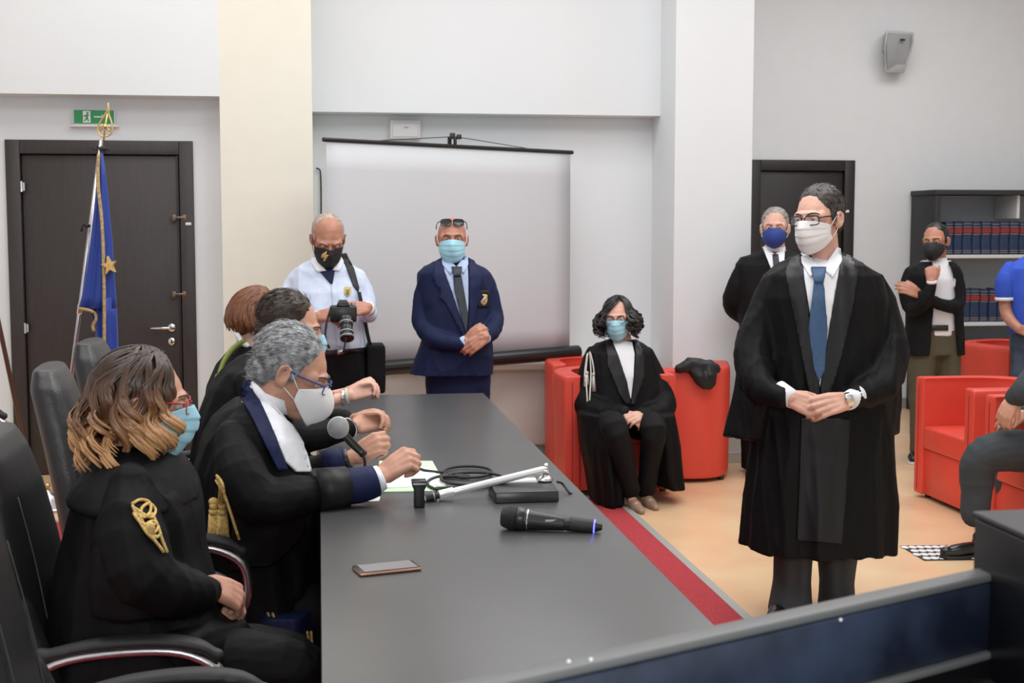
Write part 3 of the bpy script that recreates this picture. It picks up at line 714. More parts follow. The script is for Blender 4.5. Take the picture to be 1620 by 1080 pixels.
def head_fn(X, amt=.009):
    Xi = np.array(X.inverted()); sc = X.to_scale()[0]; Xn = np.array(X)
    def fn(co):
        h = np.c_[co, np.ones(len(co))] @ Xi.T
        for s in (-1, 1):
            d2 = ((h[:, 0]-s*.031)/.019)**2 + ((h[:, 2]-.006)/.012)**2
            g = np.exp(-d2) * (h[:, 1] > .03) * (np.abs(h[:, 2]) < .06)
            h[:, 1] -= amt*g
            d3 = ((h[:, 1]+.004)/.010)**2 + ((h[:, 2]-.002)/.016)**2
            g = np.exp(-d3)*(s*h[:, 0] > .070)*(s*h[:, 0] < .1)*(np.abs(h[:, 2]) < .05)
            h[:, 0] -= s*.005*g
        g = np.exp(-((h[:, 0])/.022)**2-((h[:, 2]+.057)/.0016)**2)*(h[:, 1] > .08); h[:, 1] -= .004*g
        return (h @ Xn.T)[:, :3]
    return fn
def hand_prims(mb, wrist, d, back, side=1, s=1.0, curl=(35, 45, 30), spread=4, thumb=(35, 20), curls=None, forearm=None):
    # d along the palm towards the fingers, back = out of the back of the hand, side = +1/-1 which side the thumb leaves
    d = V(d).normalized(); n = V(back); n = (n-d*n.dot(d)).normalized(); t = n.cross(d)*side; w = V(wrist)
    kn = [(.088, .028, .0105), (.092, .009, .0105), (.088, -.011, .010), (.080, -.029, .009)]
    ln = [(.041, .025, .021), (.045, .028, .022), (.042, .026, .021), (.033, .020, .019)]
    for i, (a, b, r) in enumerate(kn):
        k0 = w + d*(.012*s) + t*(b*.62*s); k1 = w + d*(a*s) + t*(b*s) + n*(.002*s)
        mb.tube([k0, (k0+k1)/2+n*.003*s, k1], [.0155*s, .0145*s, r*1.12*s], n=12, ends=True)
        cu = curls[i] if curls else curl; ang = 0; p = k1; fd = d
        sp = Matrix.Rotation(rad(spread*(1.5-i)*side), 3, n)
        pts = [p]; rr = [r*s]
        for j, l in enumerate(ln[i]):
            ang += cu[j]; fd = sp @ (d*math.cos(rad(ang)) - n*math.sin(rad(ang))); p = p + fd*(l*s); pts.append(p); rr.append(r*(.95-.1*j)*s)
        for j in range(3):
            mb.tube([pts[j], (pts[j]+pts[j+1])/2, pts[j+1]], [rr[j], (rr[j]+rr[j+1])*.48, rr[j+1]], n=10, ends=True)
    c = w + d*.05*s - n*.004*s; mb.ell(c, (.034*s, .042*s, .0135*s), Matrix((t, d, n)).transposed(), 14, 10)
    th0 = w + d*.014*s + t*.020*s - n*.008*s
    a1, a2 = rad(thumb[0]), rad(thumb[1])
    td = (d*math.cos(a1) + t*math.sin(a1))*math.cos(a2) - n*math.sin(a2)
    th1 = th0 + td*.042*s; td2 = (d*math.cos(a1*.5)+t*math.sin(a1*.5))*math.cos(a2*1.4) - n*math.sin(a2*1.4); th2 = th1 + td2*.034*s
    td3 = (d*math.cos(a1*.1)+t*math.sin(a1*.1))*math.cos(a2*1.6) - n*math.sin(a2*1.6); th3 = th2 + td3*.026*s
    mb.tube([th0, th1], [.016*s, .0125*s], n=10, ends=True); mb.tube([th1, th2], [.0122*s, .0105*s], n=10, ends=True); mb.tube([th2, th3], [.0105*s, .0085*s], n=10, ends=True)
    if forearm is not None:
        f = V(forearm); mb.tube([w + d*.015*s, w, w+(f-w)*.3, f], [.023*s, .025*s, .030*s, .041*s], n=14, ends=True, up=n, flat=.82)
    else: mb.ell(w, (.024*s,)*3)

class Fig:
    def __init__(s, label, Y, base=(0, 0), name='person', cat='person'):
        s.Y = Y; s.s = FPX / Y * 1.0
        b = P(base[0], base[1], Y); s.k = -(CR.inverted() @ (b-CAMP)).z / Y; s.root = thing(name, label, cat, (b.x, Y, 0)); s.mb = MB()
    def J(s, px, py, dy=0): return P(px, py, s.Y + dy)
    def r(s, px, dy=0): return px * (s.Y+dy) * s.k / FPX
    def limb(s, mb, pts, flat=1.0, up=None, n=16, sub=3):   # pts: (px, py, dy, radius_px)
        mb.tube([s.J(*p[:3]) for p in pts], [s.r(p[3], p[2]) for p in pts], n=n, flat=flat, up=up, ends=True, sub=sub)
    def sleeve(s, mb, pts, k=.5, **kw):      # the same path for the sleeve and the arm inside it
        s.limb(mb, pts, **kw); s.limb(s.mb, [(*p[:3], min(p[3]*k, 60)) for p in pts])
    def leg(s, mb, rows, **kw):
        s.rings(mb, rows, **kw); s.limb(s.mb, [((r[1]+r[2])/2, r[0], r[4], (r[2]-r[1])*.24) for r in rows[:-1]] )
        r = rows[-1]; s.limb(s.mb, [((rows[-2][1]+rows[-2][2])/2, rows[-2][0], rows[-2][4], (r[2]-r[1])*.24), ((r[1]+r[2])/2, r[0]-4, r[4], (r[2]-r[1])*.22)])
    def collar(s, mat_, px, py, dy=0, r0=.068, r1=.064, h=.04, tilt=(0, 0, 1), front=.012, name='shirt_collar_band'):
        c = s.J(px, py, dy); u = V(tilt).normalized(); k = MB(); q = u.to_track_quat('Z', 'Y').to_matrix().to_4x4(); X = Matrix.Translation(c) @ q
        n = 28; R = []
        for r, z in ((r0, 0), (r1, h), (r1-.004, h), (r0-.006, 0)):
            R.append([V((r*math.cos(2*PI*i/n), r*math.sin(2*PI*i/n), z)) for i in range(n)])
        k.loft(R, X=X, closed=True); return k.build(name, mat_, s.root, smooth=True)
    def rings(s, mb, rows, n=56, k=0, amp=0, ph=0, pw=1.0, flare=0):      # rows: (py, xl, xr, halfdepth_m, dy)
        rg = []
        N = len(rows)
        for i, (py, xl, xr, hd, dy) in enumerate(rows):
            a = s.J(xl, py, dy); b = s.J(xr, py, dy); c = (a+b)/2; hw = (b-a).length/2; rr = []
            u = (b-a).normalized()
            g = amp*(i/(N-1))**flare if flare else amp
            for q in range(n):
                t = 2*PI*q/n; ct, st = math.cos(t), math.sin(t); ct = math.copysign(abs(ct)**pw, ct); st = math.copysign(abs(st)**pw, st)
                f = 1+g*(math.cos(k*t+ph)+.5*math.sin((k*1.6//1)*t+ph*2+i*.12))
                rr.append(c+u*(hw*ct*(1+(f-1)*.5))+V((0, hd*st*f, 0)))
            rg.append(rr)
        mb.loft(rg)
    def head(s, px, py, az, pitch=0, roll=0, sc=1.0, dy=0, neck=None, chub=0):
        s.X = headX(s.J(px, py, dy), az, pitch, roll, sc); s.sc = sc
        head_prims(s.mb, s.X, chub=chub)
        if neck:   # (px, py, dy)
            b = s.J(*neck); a = s.X @ V((0, -.012, -.05)); s.mb.tube([a, (a+b)/2+(s.X.to_3x3() @ V((0, -.008, 0))), b], [.058*sc, .055*sc, .064*sc], n=20, ends=True)
    def body(s, m, vox=.0045, dec=.4):
        o = organic('body', s.mb, vox, m, s.root, 2, dec, fn=head_fn(s.X) if hasattr(s, 'X') else None); s.bodyo = o; return o
    def cloth(s, name, mb, m, vox=.007, wr=None, smooth=2, dec=None):
        return organic(name, mb, vox, m, s.root, smooth, dec, wr=wr)
    def panel(s, name, objs, poly, m, off=.004, th=.003, **kw):
        return panel(name, bvh_of(*objs), poly, m, s.root, off, th, **kw)
    def eyes(s, iris='iris', closed=.12, look=0):
        X = s.X
        for sg in (-1, 1):
            k = MB(); c = V((sg*.031, .0775, .006)); k.ell(c, (.0118,)*3, n=16, k=12, X=X)
            g = V((math.sin(rad(look)), math.cos(rad(look)), -.05)).normalized()
            e = k.build('eye', [M['eyew']], s.root, smooth=True)
            k = MB(); k.ell(c+g*.0088, (.0062, .0046, .0062), n=12, k=8, X=X); k.build('iris', M[iris], e, smooth=True)
            k = MB()     # eyelids: two skin shells
            for top in (1, -1):
                vs = []; fs = []; A, B = 10, 6
                lim = .012*(1-closed) * (1 if top > 0 else .8)
                for i in range(A+1):
                    for j in range(B+1):
                        a = -1.35+2.7*i/A; z0 = top*lim*.45*math.cos(a*.9); el0 = math.asin(max(-1, min(1, z0/.0135))); el = el0+(top*1.45-el0)*j/B
                        vs.append(c+V((.0135*math.cos(el)*math.sin(a), .0135*math.cos(el)*math.cos(a), .0135*math.sin(el))))
                for i in range(A):
                    for j in range(B): fs.append((i*(B+1)+j, (i+1)*(B+1)+j, (i+1)*(B+1)+j+1, i*(B+1)+j+1))
                k.add(vs, fs, X=X)
            k.build('eyelid', s.skin, e, smooth=True)
    def brows(s, m, th=.0032):
        for sg in (-1, 1):
            k = MB(); k.tube([(sg*.013, .0975, .024), (sg*.026, .0955, .029), (sg*.041, .084, .0285), (sg*.052, .069, .022)], [th*.8, th, th*.9, th*.4], n=6, X=s.X, sub=3, flat=.7); k.build('eyebrow', m, s.root, smooth=True)
    def hair(s, m, kind='short', n=500, ln=.022, comb=(0, -1, -.4), thick=1.0, seed=1, tr=.0011, prims=None, lift=.25, front=.055):
        X = s.X; mb = MB()
        E = lambda c, r: mb.ell(c, r, None, 24, 16, X=X)
        t = thick
        if prims:
            for c, r in prims: E(c, r)
        elif kind == 'short':
            E((0, -.024, .044), (.0785+.002*t, .094, .083+.004*t)); E((0, -.060, -.012), (.060, .052, .060)); E((0, -.03, .02), (.0775+.001*t, .075, .06))
            for sg in (-1, 1): E((sg*.070, .012, .016), (.0065, .014, .026))
        elif kind == 'receding':
            E((0, -.029, .040), (.0785+.001*t, .089, .0815+.002*t)); E((0, -.060, -.012), (.060, .052, .058)); E((0, -.03, .018), (.0772+.001*t, .072, .05))
            for sg in (-1, 1): E((sg*.070, .010, .014), (.0065, .013, .024))
        elif kind == 'bald':
            E((0, -.052, .004), (.0725, .058, .050)); E((0, -.03, .005), (.0765, .066, .036))
        o = organic('hair', mb, .0045, m, s.root, 1, None, wr=[(.0025, (60, 60, 60), seed)])
        if n: s.strands(o, n, ln, comb, tr, seed, lift)
        s.hairo = o; return o
    def strands(s, o, n, ln, comb, tr, seed=1, lift=.25, curlamp=0):
        rs = np.random.RandomState(seed); me = o.data; nv = len(me.vertices)
        co = np.empty(nv*3); no = np.empty(nv*3); me.vertices.foreach_get('co', co); me.vertices.foreach_get('normal', no); co = co.reshape(-1, 3); no = no.reshape(-1, 3)
        R = np.array(s.X.to_3x3()) / s.sc; ct = R @ (np.array(comb)/np.linalg.norm(comb))
        Xi = np.array(s.X.inverted()); lo = (np.c_[co, np.ones(nv)] @ Xi.T)[:, :3]
        out = (lo*np.array([1/.072, 1/.09, 1/.082])); ok = np.where((np.abs(no @ ct) < .98) & ~((lo[:, 1] > .045) & (lo[:, 2] < .095)) & ((lo-np.array([0, -.01, .03])) @ np.array([0, 0, 1.]) > -.13))[0]
        idx = rs.choice(ok, n); vs = []; fs = []
        for i in idx:
            p = co[i].copy(); nn = no[i]; d = ct - nn*(ct @ nn) + rs.randn(3)*.18; d /= np.linalg.norm(d); L = ln*s.sc*(.7+.6*rs.rand())
            b = len(vs); side = np.cross(nn, d); side /= np.linalg.norm(side)+1e-9
            for j in range(4):
                t = j/3; q = p + d*L*t + nn*(lift*L*math.sin(t*2.2)*.6 - .4*L*t*t*.6); w = tr*(1.0, 1.1, .8, .15)[j]
                vs += [tuple(q+side*w), tuple(q+nn*w*1.3), tuple(q-side*w)]
            for j in range(3):
                for k in range(3): k2 = (k+1) % 3; fs.append((b+j*3+k, b+j*3+k2, b+j*3+3+k2, b+j*3+3+k))
        m2 = bpy.data.meshes.new('hair_locks'); m2.from_pydata(vs, [], fs); m2.materials.append(me.materials[0]); m2.polygons.foreach_set('use_smooth', [True]*len(m2.polygons))
        ob = bpy.data.objects.new('hair_locks', m2); COL.objects.link(ob); ob.parent = s.root; ob.matrix_parent_inverse = Matrix.Translation(-V(s.root.location)); ob['kind'] = 'stuff'
    def mask(s, m, kind='surgical', loopm=None):
        X = s.X; U, W_ = 22, (34 if kind == 'surgical' else 14); vs = []; fs = []
        for i in range(U+1):
            u = -1+2*i/U
            for j in range(W_+1):
                v = j/W_
                if kind == 'surgical':
                    zt = .004-.022*abs(u)**1.9; zb = -.118+.052*abs(u)**2
                    z = zt+(zb-zt)*v; a = u*rad(74)
                    y = .008+.0935*math.cos(a)+.020*math.exp(-(u/.22)**2)*math.exp(-((v-.25)/.35)**2)+.010*math.sin(PI*v)*(1-u*u)
                    y -= .034*max(0, v-.6)**1.5*2.2*(1-.3*u*u)
                    y += .0042*(((v*4.2) % 1)-.5)*(1-u*u*.7)*(1 if .1 < v < .92 else 0)
                    x = .0725*math.sin(a)*(1-.06*v)
                else:
                    zt = .006-.026*abs(u)**1.6; zb = -.112+.060*abs(u)**1.7
                    z = zt+(zb-zt)*v; a = u*rad(70)
                    y = .008+.093*math.cos(a)+.036*(1-abs(u)**1.6)*math.sin(PI*min(1, v*1.05))**.8+.006*math.exp(-(u/.2)**2)*(1-v)
                    y -= .02*max(0, v-.7)*(1-u*u); x = .072*math.sin(a)
                vs.append((x, y, z))
        for i in range(U):
            for j in range(W_): fs.append((i*(W_+1)+j, (i+1)*(W_+1)+j, (i+1)*(W_+1)+j+1, i*(W_+1)+j+1))
        k = MB(); k.add(vs, fs, X=X); o = k.build('face_mask', m, s.root, smooth=True)
        sd = o.modifiers.new('s', 'SOLIDIFY'); sd.thickness = .0025*s.sc; sd.offset = 0; me = evalmesh(o, 'm'); o.modifiers.clear(); o.data = me
        for sg in (-1, 1):
            i = U if sg > 0 else 0
            a = V(vs[i*(W_+1)+1]); b = V(vs[i*(W_+1)+W_-1]); e1 = V((sg*.078, -.004, .026)); e2 = V((sg*.080, -.022, .004)); e3 = V((sg*.076, -.010, -.022))
            k = MB(); k.tube([a, a*.45+e1*.55+V((sg*.003, 0, 0)), e1, e2, e3, b*.5+e3*.5+V((sg*.003, 0, 0)), b], .0016, n=6, X=X, sub=2); k.build('ear_loop', loopm or M['maskw'], s.root, smooth=True)
        s.masko = o
        return o
    def glasses(s, m, w=.026, h=.017, th=.0016, z=.004, lens=True, lm=None, y0=.104, temple=True, round_=False):
        X = s.X; k = MB(); root = thing('eyeglasses', None, None) if False else None
        for sg in (-1, 1):
            pts = []
            for i in range(16):
                a = 2*PI*i/16; e = .55 if not round_ else 1; cx = math.copysign(abs(math.cos(a))**e, math.cos(a)); cz = math.copysign(abs(math.sin(a))**e, math.sin(a))
                x = sg*.0325+w*cx; pts.append((x, y0-.55*max(0, abs(x)-.02)**1.25, z+h*cz))
            k.tube(pts, th, n=6, closed=True, X=X)
            if temple: k.tube([(sg*.0585, y0-.012, z+.008), (sg*.070, y0-.03, z+.010), (sg*.0775, .03, z+.010), (sg*.080, -.008, z+.012), (sg*.082, -.026, z-.006)], [th*1.2]*5, n=6, X=X, sub=2)
        k.tube([(-.009, y0, z+.006), (0, y0+.004, z+.009), (.009, y0, z+.006)], th, n=6, X=X)
        o = k.build('eyeglasses', m, s.root, smooth=True)
        if lens:
            k = MB()
            for sg in (-1, 1):
                ring = []
                for i in range(16):
                    a = 2*PI*i/16; e = .55; cx = math.copysign(abs(math.cos(a))**e, math.cos(a)); cz = math.copysign(abs(math.sin(a))**e, math.sin(a))
                    x = sg*.0325+w*cx*.97; ring.append(V((x, y0-.55*max(0, abs(x)-.02)**1.25, z+h*cz*.97)))
                k.loft([[p for p in ring], [p+V((0, -.0012, 0)) for p in ring]], X=X)
            q = k.build('lens', lm or M['glass'], o)
        return o
def shoes(fig, spots, m=None, sole=None, ln=.27, z0=0.0):      # spots: (x, y, azimuth) world, heel positions
    for x, y, az in spots:
        X = Matrix.Translation((x, y, z0)) @ Matrix.Rotation(rad(az)+PI, 4, 'Z'); mb = MB()
        mb.tube([(0, .0, .045), (0, .10, .042), (0, .17, .034), (0, .225, .030)], [.038, .041, .043, .030], n=14, X=X, ends=True, up=(0, 0, 1), flat=.72, sub=2)
        mb.tube([(0, .0, .05), (0, .005, .085)], [.036, .032], n=14, X=X, ends=True)
        o = organic('shoe', mb, .006, m or M['shoe'], fig.root, 3)
        k = MB(); pr = [(-.034, -.03), (.034, -.03), (.038, .05), (.046, .16), (.034, .235), (0, .262), (-.034, .235), (-.046, .16), (-.038, .05)]
        k.prism(pr, .001, .018, axis='Z', X=X); q = k.build('sole', sole or M['blackp'], None, bevel=.003)
        q.parent = fig.root; q.matrix_parent_inverse = Matrix.Translation(-V(fig.root.location))
def tube_part(fig, name, pts, r, m, n=8, sub=3, flat=1, par=None):
    k = MB(); k.tube([fig.J(*p) for p in pts], r, n=n, sub=sub, flat=flat); return k.build(name, m, par or fig.root, smooth=True)
# long hair as individual locks following the skull and then hanging with a wave; 'tip' runs from root 0 to end 1
def locks(fig, m, n=150, th=(48, 312), length=(.12, .17), wave=.014, freq=2.2, r0=.0085, seed=3, flare=.02, scale=(.083, .102, .093), zc=.030, layers=2, curl_end=1.0, part=25, name='hair', clump=1, pshift=0):
    C_ = {}
    rn = random.Random(seed); X = fig.X; mb = MB(); tips = []
    sc = V(scale)
    mb.ell((0, -.024, zc+.012), (scale[0]*.91, scale[1]*.88, scale[2]*.87), None, 24, 16, X=X); mb.ell((0, -.05, -.02), (.066, .055, .07), None, 20, 14, X=X); tips += [0.0]*len(mb.v)
    for i in range(n):
        lay = rn.random(); t0 = rn.uniform(*th); side = 1 if t0 < 180 else -1
        a = rad(t0); dv0 = t0 if t0 < 180 else 360-t0; pst = rn.uniform(part, max(part, dv0)); L = rn.uniform(*length); ph = rn.uniform(0, 6.28); k = 1 + .05*lay; phc = ph
        if clump > 1:
            if i % clump == 0: C_ = dict(t0=t0, L=L, ph=ph, pst=pst, e=rn.uniform(60, 89), tw=rn.uniform(-.12, .12))
            t0 = C_['t0']+rn.uniform(-4.5, 4.5); t0 = min(max(t0, th[0]), th[1]); L = C_['L']*rn.uniform(.93, 1.05); ph = C_['ph']+rn.uniform(-.35, .35); pst = C_['pst']+rn.uniform(-5, 5); a = rad(t0); side = 1 if t0 < 180 else -1
        pts = []; rr = []; N1, N2 = 7, 15
        hdir = V((math.sin(a), math.cos(a), 0))
        e0 = rn.choice([rn.uniform(50, 88), rn.uniform(72, 89)]) if clump == 1 else C_['e']+rn.uniform(-6, 4); e0 = min(e0, 89.5)
        for j in range(N1):
            sg = 1 if t0 < 180 else -1; dev = t0 if t0 < 180 else 360-t0; aj = rad(sg*(pst+(dev-pst)*min(1, (j/N1)**.75))+pshift*(1-j/N1))
            e = rad(e0*(1-(j/N1)**1.15)); p = V((sc.x*k*math.cos(e)*math.sin(aj), sc.y*k*math.cos(e)*math.cos(aj)-.016, sc.z*k*math.sin(e)+zc))
            pts.append(p); rr.append(r0*(.7+.3*j/N1))
        base = pts[-1]; tang = V((-hdir.y, hdir.x, 0))
        for j in range(1, N2+1):
            t = j/N2; w = wave*min(1, t*1.8)*(1+.4*t*curl_end)
            q = base + V((0, 0, -L*t)) + hdir*(flare*math.sin(t*2.4) - .012*t + w*math.cos(ph+t*freq*6.28)) + tang*(w*1.1*math.sin(ph+t*freq*6.28))
            pts.append(q); rr.append(r0*(1.05-.15*t) if t < .75 else r0*(.94-3.2*(t-.75)))
        rr[-1] = max(rr[-1], r0*.15); b = len(mb.v)
        mb.tube(pts, rr, n=6, X=X, flat=.55, up=hdir); N = len(pts)
        for j in range(N):
            t = max(0, (j-N1*.3)/(N-N1*.3)); tv = min(1, max(0, (t-.12)*1.35 + ((phc-3.1)*.05 + C_['tw'] if clump > 1 else (ph-3.1)*.12) + (.28 if dev < 105 else -.05)*t)); tips += [tv]*6
    me = mb.mesh(name, [m]); me.polygons.foreach_set('use_smooth', [True]*len(me.polygons))
    at = me.attributes.new('tip', 'FLOAT', 'POINT'); at.data.foreach_set('value', tips[:len(me.vertices)])
    o = bpy.data.objects.new(name, me); COL.objects.link(o); o.parent = fig.root; o.matrix_parent_inverse = Matrix.Translation(-V(fig.root.location)); o['kind'] = 'stuff'
    return o
def dots(fig, name, objs, pts, r, m, flat=.5):
    b = bvh_of(*objs)
    for px, py in pts:
        h = b.ray_cast(CAMP, ray(px, py).normalized())
        if h[0] is None: continue
        q = h[1].to_track_quat('Z', 'Y').to_matrix(); k = MB(); k.ell(h[0]+h[1]*r*.3, (r, r, r*flat), q, 12, 8); k.build(name, m, fig.root, smooth=True)
def crest(fig, objs, cx, cy, w, h, m1, m2, name='badge'):
    o = fig.panel(name, objs, [(cx-w, cy-h), (cx, cy-h*1.12), (cx+w, cy-h), (cx+w, cy+h*.3), (cx+w*.6, cy+h*.8), (cx, cy+h*1.15), (cx-w*.6, cy+h*.8), (cx-w, cy+h*.3)], m1, .007, .002, step=3)
    p = fig.panel(name+'_centre', objs, [(cx-w*.55, cy-h*.5), (cx+w*.55, cy-h*.5), (cx+w*.5, cy+h*.3), (cx, cy+h*.75), (cx-w*.5, cy+h*.3)], m2, .010, .002, step=3)
    return o
# ---- the tall robed man standing at right, facing the bench
f = Fig('tall man standing in long black court robe, steel blue tie and white mask, hands clasped', 4.98, (1290, 985))
f.skin = M['skinpale']
f.head(1295, 348, -52, 4, 2, 1.07, dy=-.03, neck=(1302, 415, .0))
f.limb(f.mb, [(1300, 440, .02, 36), (1300, 520, .02, 42), (1298, 620, .02, 42), (1298, 720, .02, 40)])
rb = MB()
f.sleeve(rb, [(1216, 448, .01, 17), (1200, 500, 0, 24), (1190, 560, -.05, 31), (1203, 610, -.16, 28), (1236, 627, -.24, 20)], .45)
f.sleeve(rb, [(1384, 448, .01, 17), (1398, 500, 0, 24), (1405, 560, -.05, 32), (1388, 612, -.16, 29), (1350, 630, -.24, 20)], .45)
tb = MB(); f.leg(tb, [(700, 1232, 1290, .09, .02), (800, 1228, 1288, .09, .02), (870, 1226, 1285, .085, .02), (920, 1225, 1282, .085, .02), (970, 1219, 1284, .105, -.02)], k=5, amp=.05)
f.leg(tb, [(700, 1298, 1358, .09, .02), (800, 1294, 1358, .09, .02), (870, 1294, 1356, .085, .02), (920, 1299, 1350, .085, .02), (964, 1300, 1352, .105, -.02)], k=5, amp=.05)
hw = f.J(1250, 629, -.27); hand_prims(f.mb, hw, f.J(1300, 650, -.30)-hw, (-.25, -1, .35), 1, 1.06, curls=[(38, 45, 30), (36, 45, 30), (34, 40, 30), (34, 40, 30)], thumb=(28, 15))
hw = f.J(1340, 633, -.29); hand_prims(f.mb, hw, f.J(1286, 646, -.345)-hw, (.15, -1, .45), -1, 1.08, curls=[(28, 38, 25), (28, 38, 25), (30, 35, 25), (32, 35, 25)], thumb=(22, 22))
body = f.body(f.skin, .004, .45)
f.eyes(); f.brows(M['hairdg'], .0036)
f.hair(M['hairdg'], 'short', 700, .02, (0, -.6, -.8), 1.4, 3)
f.mask(M['maskw']); f.glasses(M['framek'], .0265, .0165, .002)
mb = MB()
f.rings(mb, [(401, 1264, 1337, .075, .04), (410, 1246, 1354, .10, .03), (420, 1226, 1374, .12, .02), (434, 1208, 1392, .135, .01), (470, 1200, 1400, .15, 0), (540, 1204, 1400, .16, 0), (620, 1200, 1406, .17, 0), (700, 1192, 1409, .18, 0), (780, 1184, 1411, .20, 0), (866, 1177, 1412, .22, 0)], k=11, amp=.05, pw=.85, flare=1.3)
mb.add(rb.v, rb.f)
mb.loft([[f.J(x, y, d) for x, y, d in r_] for r_ in (
  [(1196, 560, -.10), (1212, 570, -.14), (1222, 575, -.04), (1205, 570, .08), (1176, 560, .06), (1172, 556, -.04)],
  [(1196, 640, -.16), (1215, 642, -.16), (1220, 640, -.04), (1200, 640, .10), (1160, 632, .08), (1156, 630, -.06)],
  [(1186, 696, -.14), (1205, 698, -.12), (1212, 696, -.04), (1190, 697, .08), (1146, 692, .06), (1142, 690, -.06)])])
mb.loft([[f.J(x, y, d) for x, y, d in r_] for r_ in (
  [(1400, 560, -.12), (1380, 570, -.14), (1374, 575, -.04), (1395, 570, .08), (1424, 560, .06), (1426, 556, -.04)],
  [(1402, 640, -.16), (1384, 642, -.16), (1378, 640, -.04), (1398, 640, .10), (1424, 632, .08), (1427, 630, -.06)],
  [(1404, 690, -.12), (1388, 692, -.12), (1384, 690, -.04), (1402, 690, .08), (1420, 686, .06), (1424, 684, -.06)])])
robe = f.cloth('court_robe', mb, M['robe'], .007, wr=[(.022, (11, 11, 2.2), 11), (.010, (24, 24, 7), 12)])
f.collar(M['shirtw'], 1301, 424, .03, .076, .070, .055, (-.1, -.15, 1))
f.panel('white_shirt', [robe], [(1270, 408), (1285, 410), (1301, 412), (1316, 410), (1329, 404), (1332, 412), (1322, 460), (1312, 520), (1297, 612), (1291, 570), (1282, 500), (1272, 440)], M['shirtw'], .006, .003)
f.panel('shirt_collar', [robe, body], [(1267, 400), (1272, 398), (1301, 424), (1282, 438), (1268, 415)], M['shirtw'], .014, .004)
f.panel('shirt_collar', [robe, body], [(1330, 393), (1325, 391), (1301, 424), (1318, 439), (1332, 412)], M['shirtw'], .014, .004)
f.panel('tie', [robe], [(1288, 444), (1302, 444), (1309, 520), (1304, 585), (1296, 604), (1288, 585), (1279, 520)], M['tie'], .016, .008, soft=2)
f.panel('tie_knot', [robe, body], [(1283, 423), (1307, 423), (1302, 447), (1288, 447)], M['tie'], .022, .010)
f.panel('robe_facing', [robe], [(1252, 408), (1268, 402), (1272, 440), (1282, 505), (1292, 575), (1298, 640), (1284, 640), (1268, 560), (1252, 480), (1242, 430)], M['satin2'], .010, .005)
f.panel('robe_facing', [robe], [(1347, 406), (1332, 399), (1322, 460), (1312, 520), (1299, 610), (1298, 640), (1310, 640), (1332, 560), (1350, 480), (1358, 430)], M['satin2'], .010, .005)
f.panel('front_placket', [robe], [(1268, 662), (1345, 662), (1340, 760), (1332, 860), (1261, 854), (1265, 760)], M['satin'], .006, .004)
dots(f, 'robe_button', [robe], [(1281, 686), (1281, 700), (1276, 744), (1274, 766), (1272, 786), (1269, 827)], .008, M['blackp'])
f.cloth('trousers', tb, M['trouser'], .007, wr=[(.010, (10, 10, 5), 21)])
for a, b_ in (((1232, 619, -.215), (1255, 632, -.27)), ((1355, 628, -.235), (1341, 634, -.272))):
    k = MB(); k.tube([f.J(*a), f.J(*b_)], [.048, .040], n=20, flat=.85); k.build('shirt_cuff', M['shirtw'], f.root, smooth=True)
k = MB(); a = f.J(1342, 633, -.287); b_ = f.J(1334, 635, -.296); k.tube([a, b_], [.034, .033], n=20, flat=.85); k.build('watch_strap', M['chrome'], f.root)
k = MB(); q = (a+b_)/2+V((0, -.030, .014)); k.ell(q, (.017, .006, .017), n=16, k=8); k.build('watch_face', M['steel'], f.root, smooth=True)
b1 = f.J(1252, 980); shoes(f, [(f.J(1250, 960).x, 5.04, -30), (f.J(1324, 960).x, 5.04, -10)])

# ---- blue suit guard
f = Fig('man in navy suit with crest badge, sunglasses on his head and light blue mask', 7.2, (715, 800))
f.skin = M['skindark']
f.head(715, 380, -4, 0, 0, 1.03, neck=(716, 418, .02), chub=1)
f.limb(f.mb, [(720, 440, .02, 30), (720, 500, .02, 34), (722, 565, .02, 26)])
rb = MB()
f.sleeve(rb, [(676, 438, .01, 12), (670, 475, .0, 16), (670, 512, -.03, 18), (692, 538, -.15, 16), (730, 544, -.22, 11)], .5)
f.sleeve(rb, [(768, 438, .01, 12), (778, 472, .0, 15), (782, 505, -.03, 16), (776, 526, -.14, 15), (766, 534, -.20, 12)], .5)
tb = MB(); f.leg(tb, [(570, 672, 724, .12, 0), (640, 674, 724, .10, 0), (720, 680, 722, .09, 0), (800, 682, 720, .09, 0)], k=5, amp=.03); f.leg(tb, [(570, 716, 776, .12, 0), (640, 724, 775, .10, 0), (720, 726, 772, .09, 0), (800, 728, 770, .09, 0)], k=5, amp=.03)
f.rings(tb, [(568, 672, 776, .14, 0), (625, 674, 776, .13, 0)])
hw = f.J(768, 533, -.24); hand_prims(f.mb, hw, f.J(733, 556, -.27)-hw, (.1, -1, .3), -1, 1.0, curl=(30, 40, 25), thumb=(30, 10))
hw = f.J(737, 540, -.22); hand_prims(f.mb, hw, f.J(762, 524, -.25)-hw, (-.1, -1, .5), 1, 1.0, curl=(45, 55, 35), thumb=(30, 10))
body = f.body(f.skin, .005, .5); f.eyes(); f.brows(M['hairdg'])
f.hair(M['hairdg'], 'bald', 250, .008, (0, -.3, -.9), seed=5)
f.mask(M['maskb'])
k = MB()
X = f.X; fX = f.X; f.X = f.X @ Matrix.Translation((0, -.024, .066)) @ Matrix.Rotation(rad(14), 4, 'X')
f.glasses(M['framek'], .028, .018, .0022, lm=M['darklens'], y0=.100); f.X = fX
mb = MB()
f.rings(mb, [(408, 698, 738, .075, .03), (415, 684, 752, .095, .02), (422, 670, 766, .11, .01), (432, 660, 777, .12, 0), (450, 660, 780, .135, 0), (490, 668, 776, .155, -.01), (530, 668, 776, .16, -.02), (560, 658, 780, .165, -.02), (592, 647, 780, .17, -.02)], k=5, amp=.02, pw=.85)
mb.add(rb.v, rb.f)
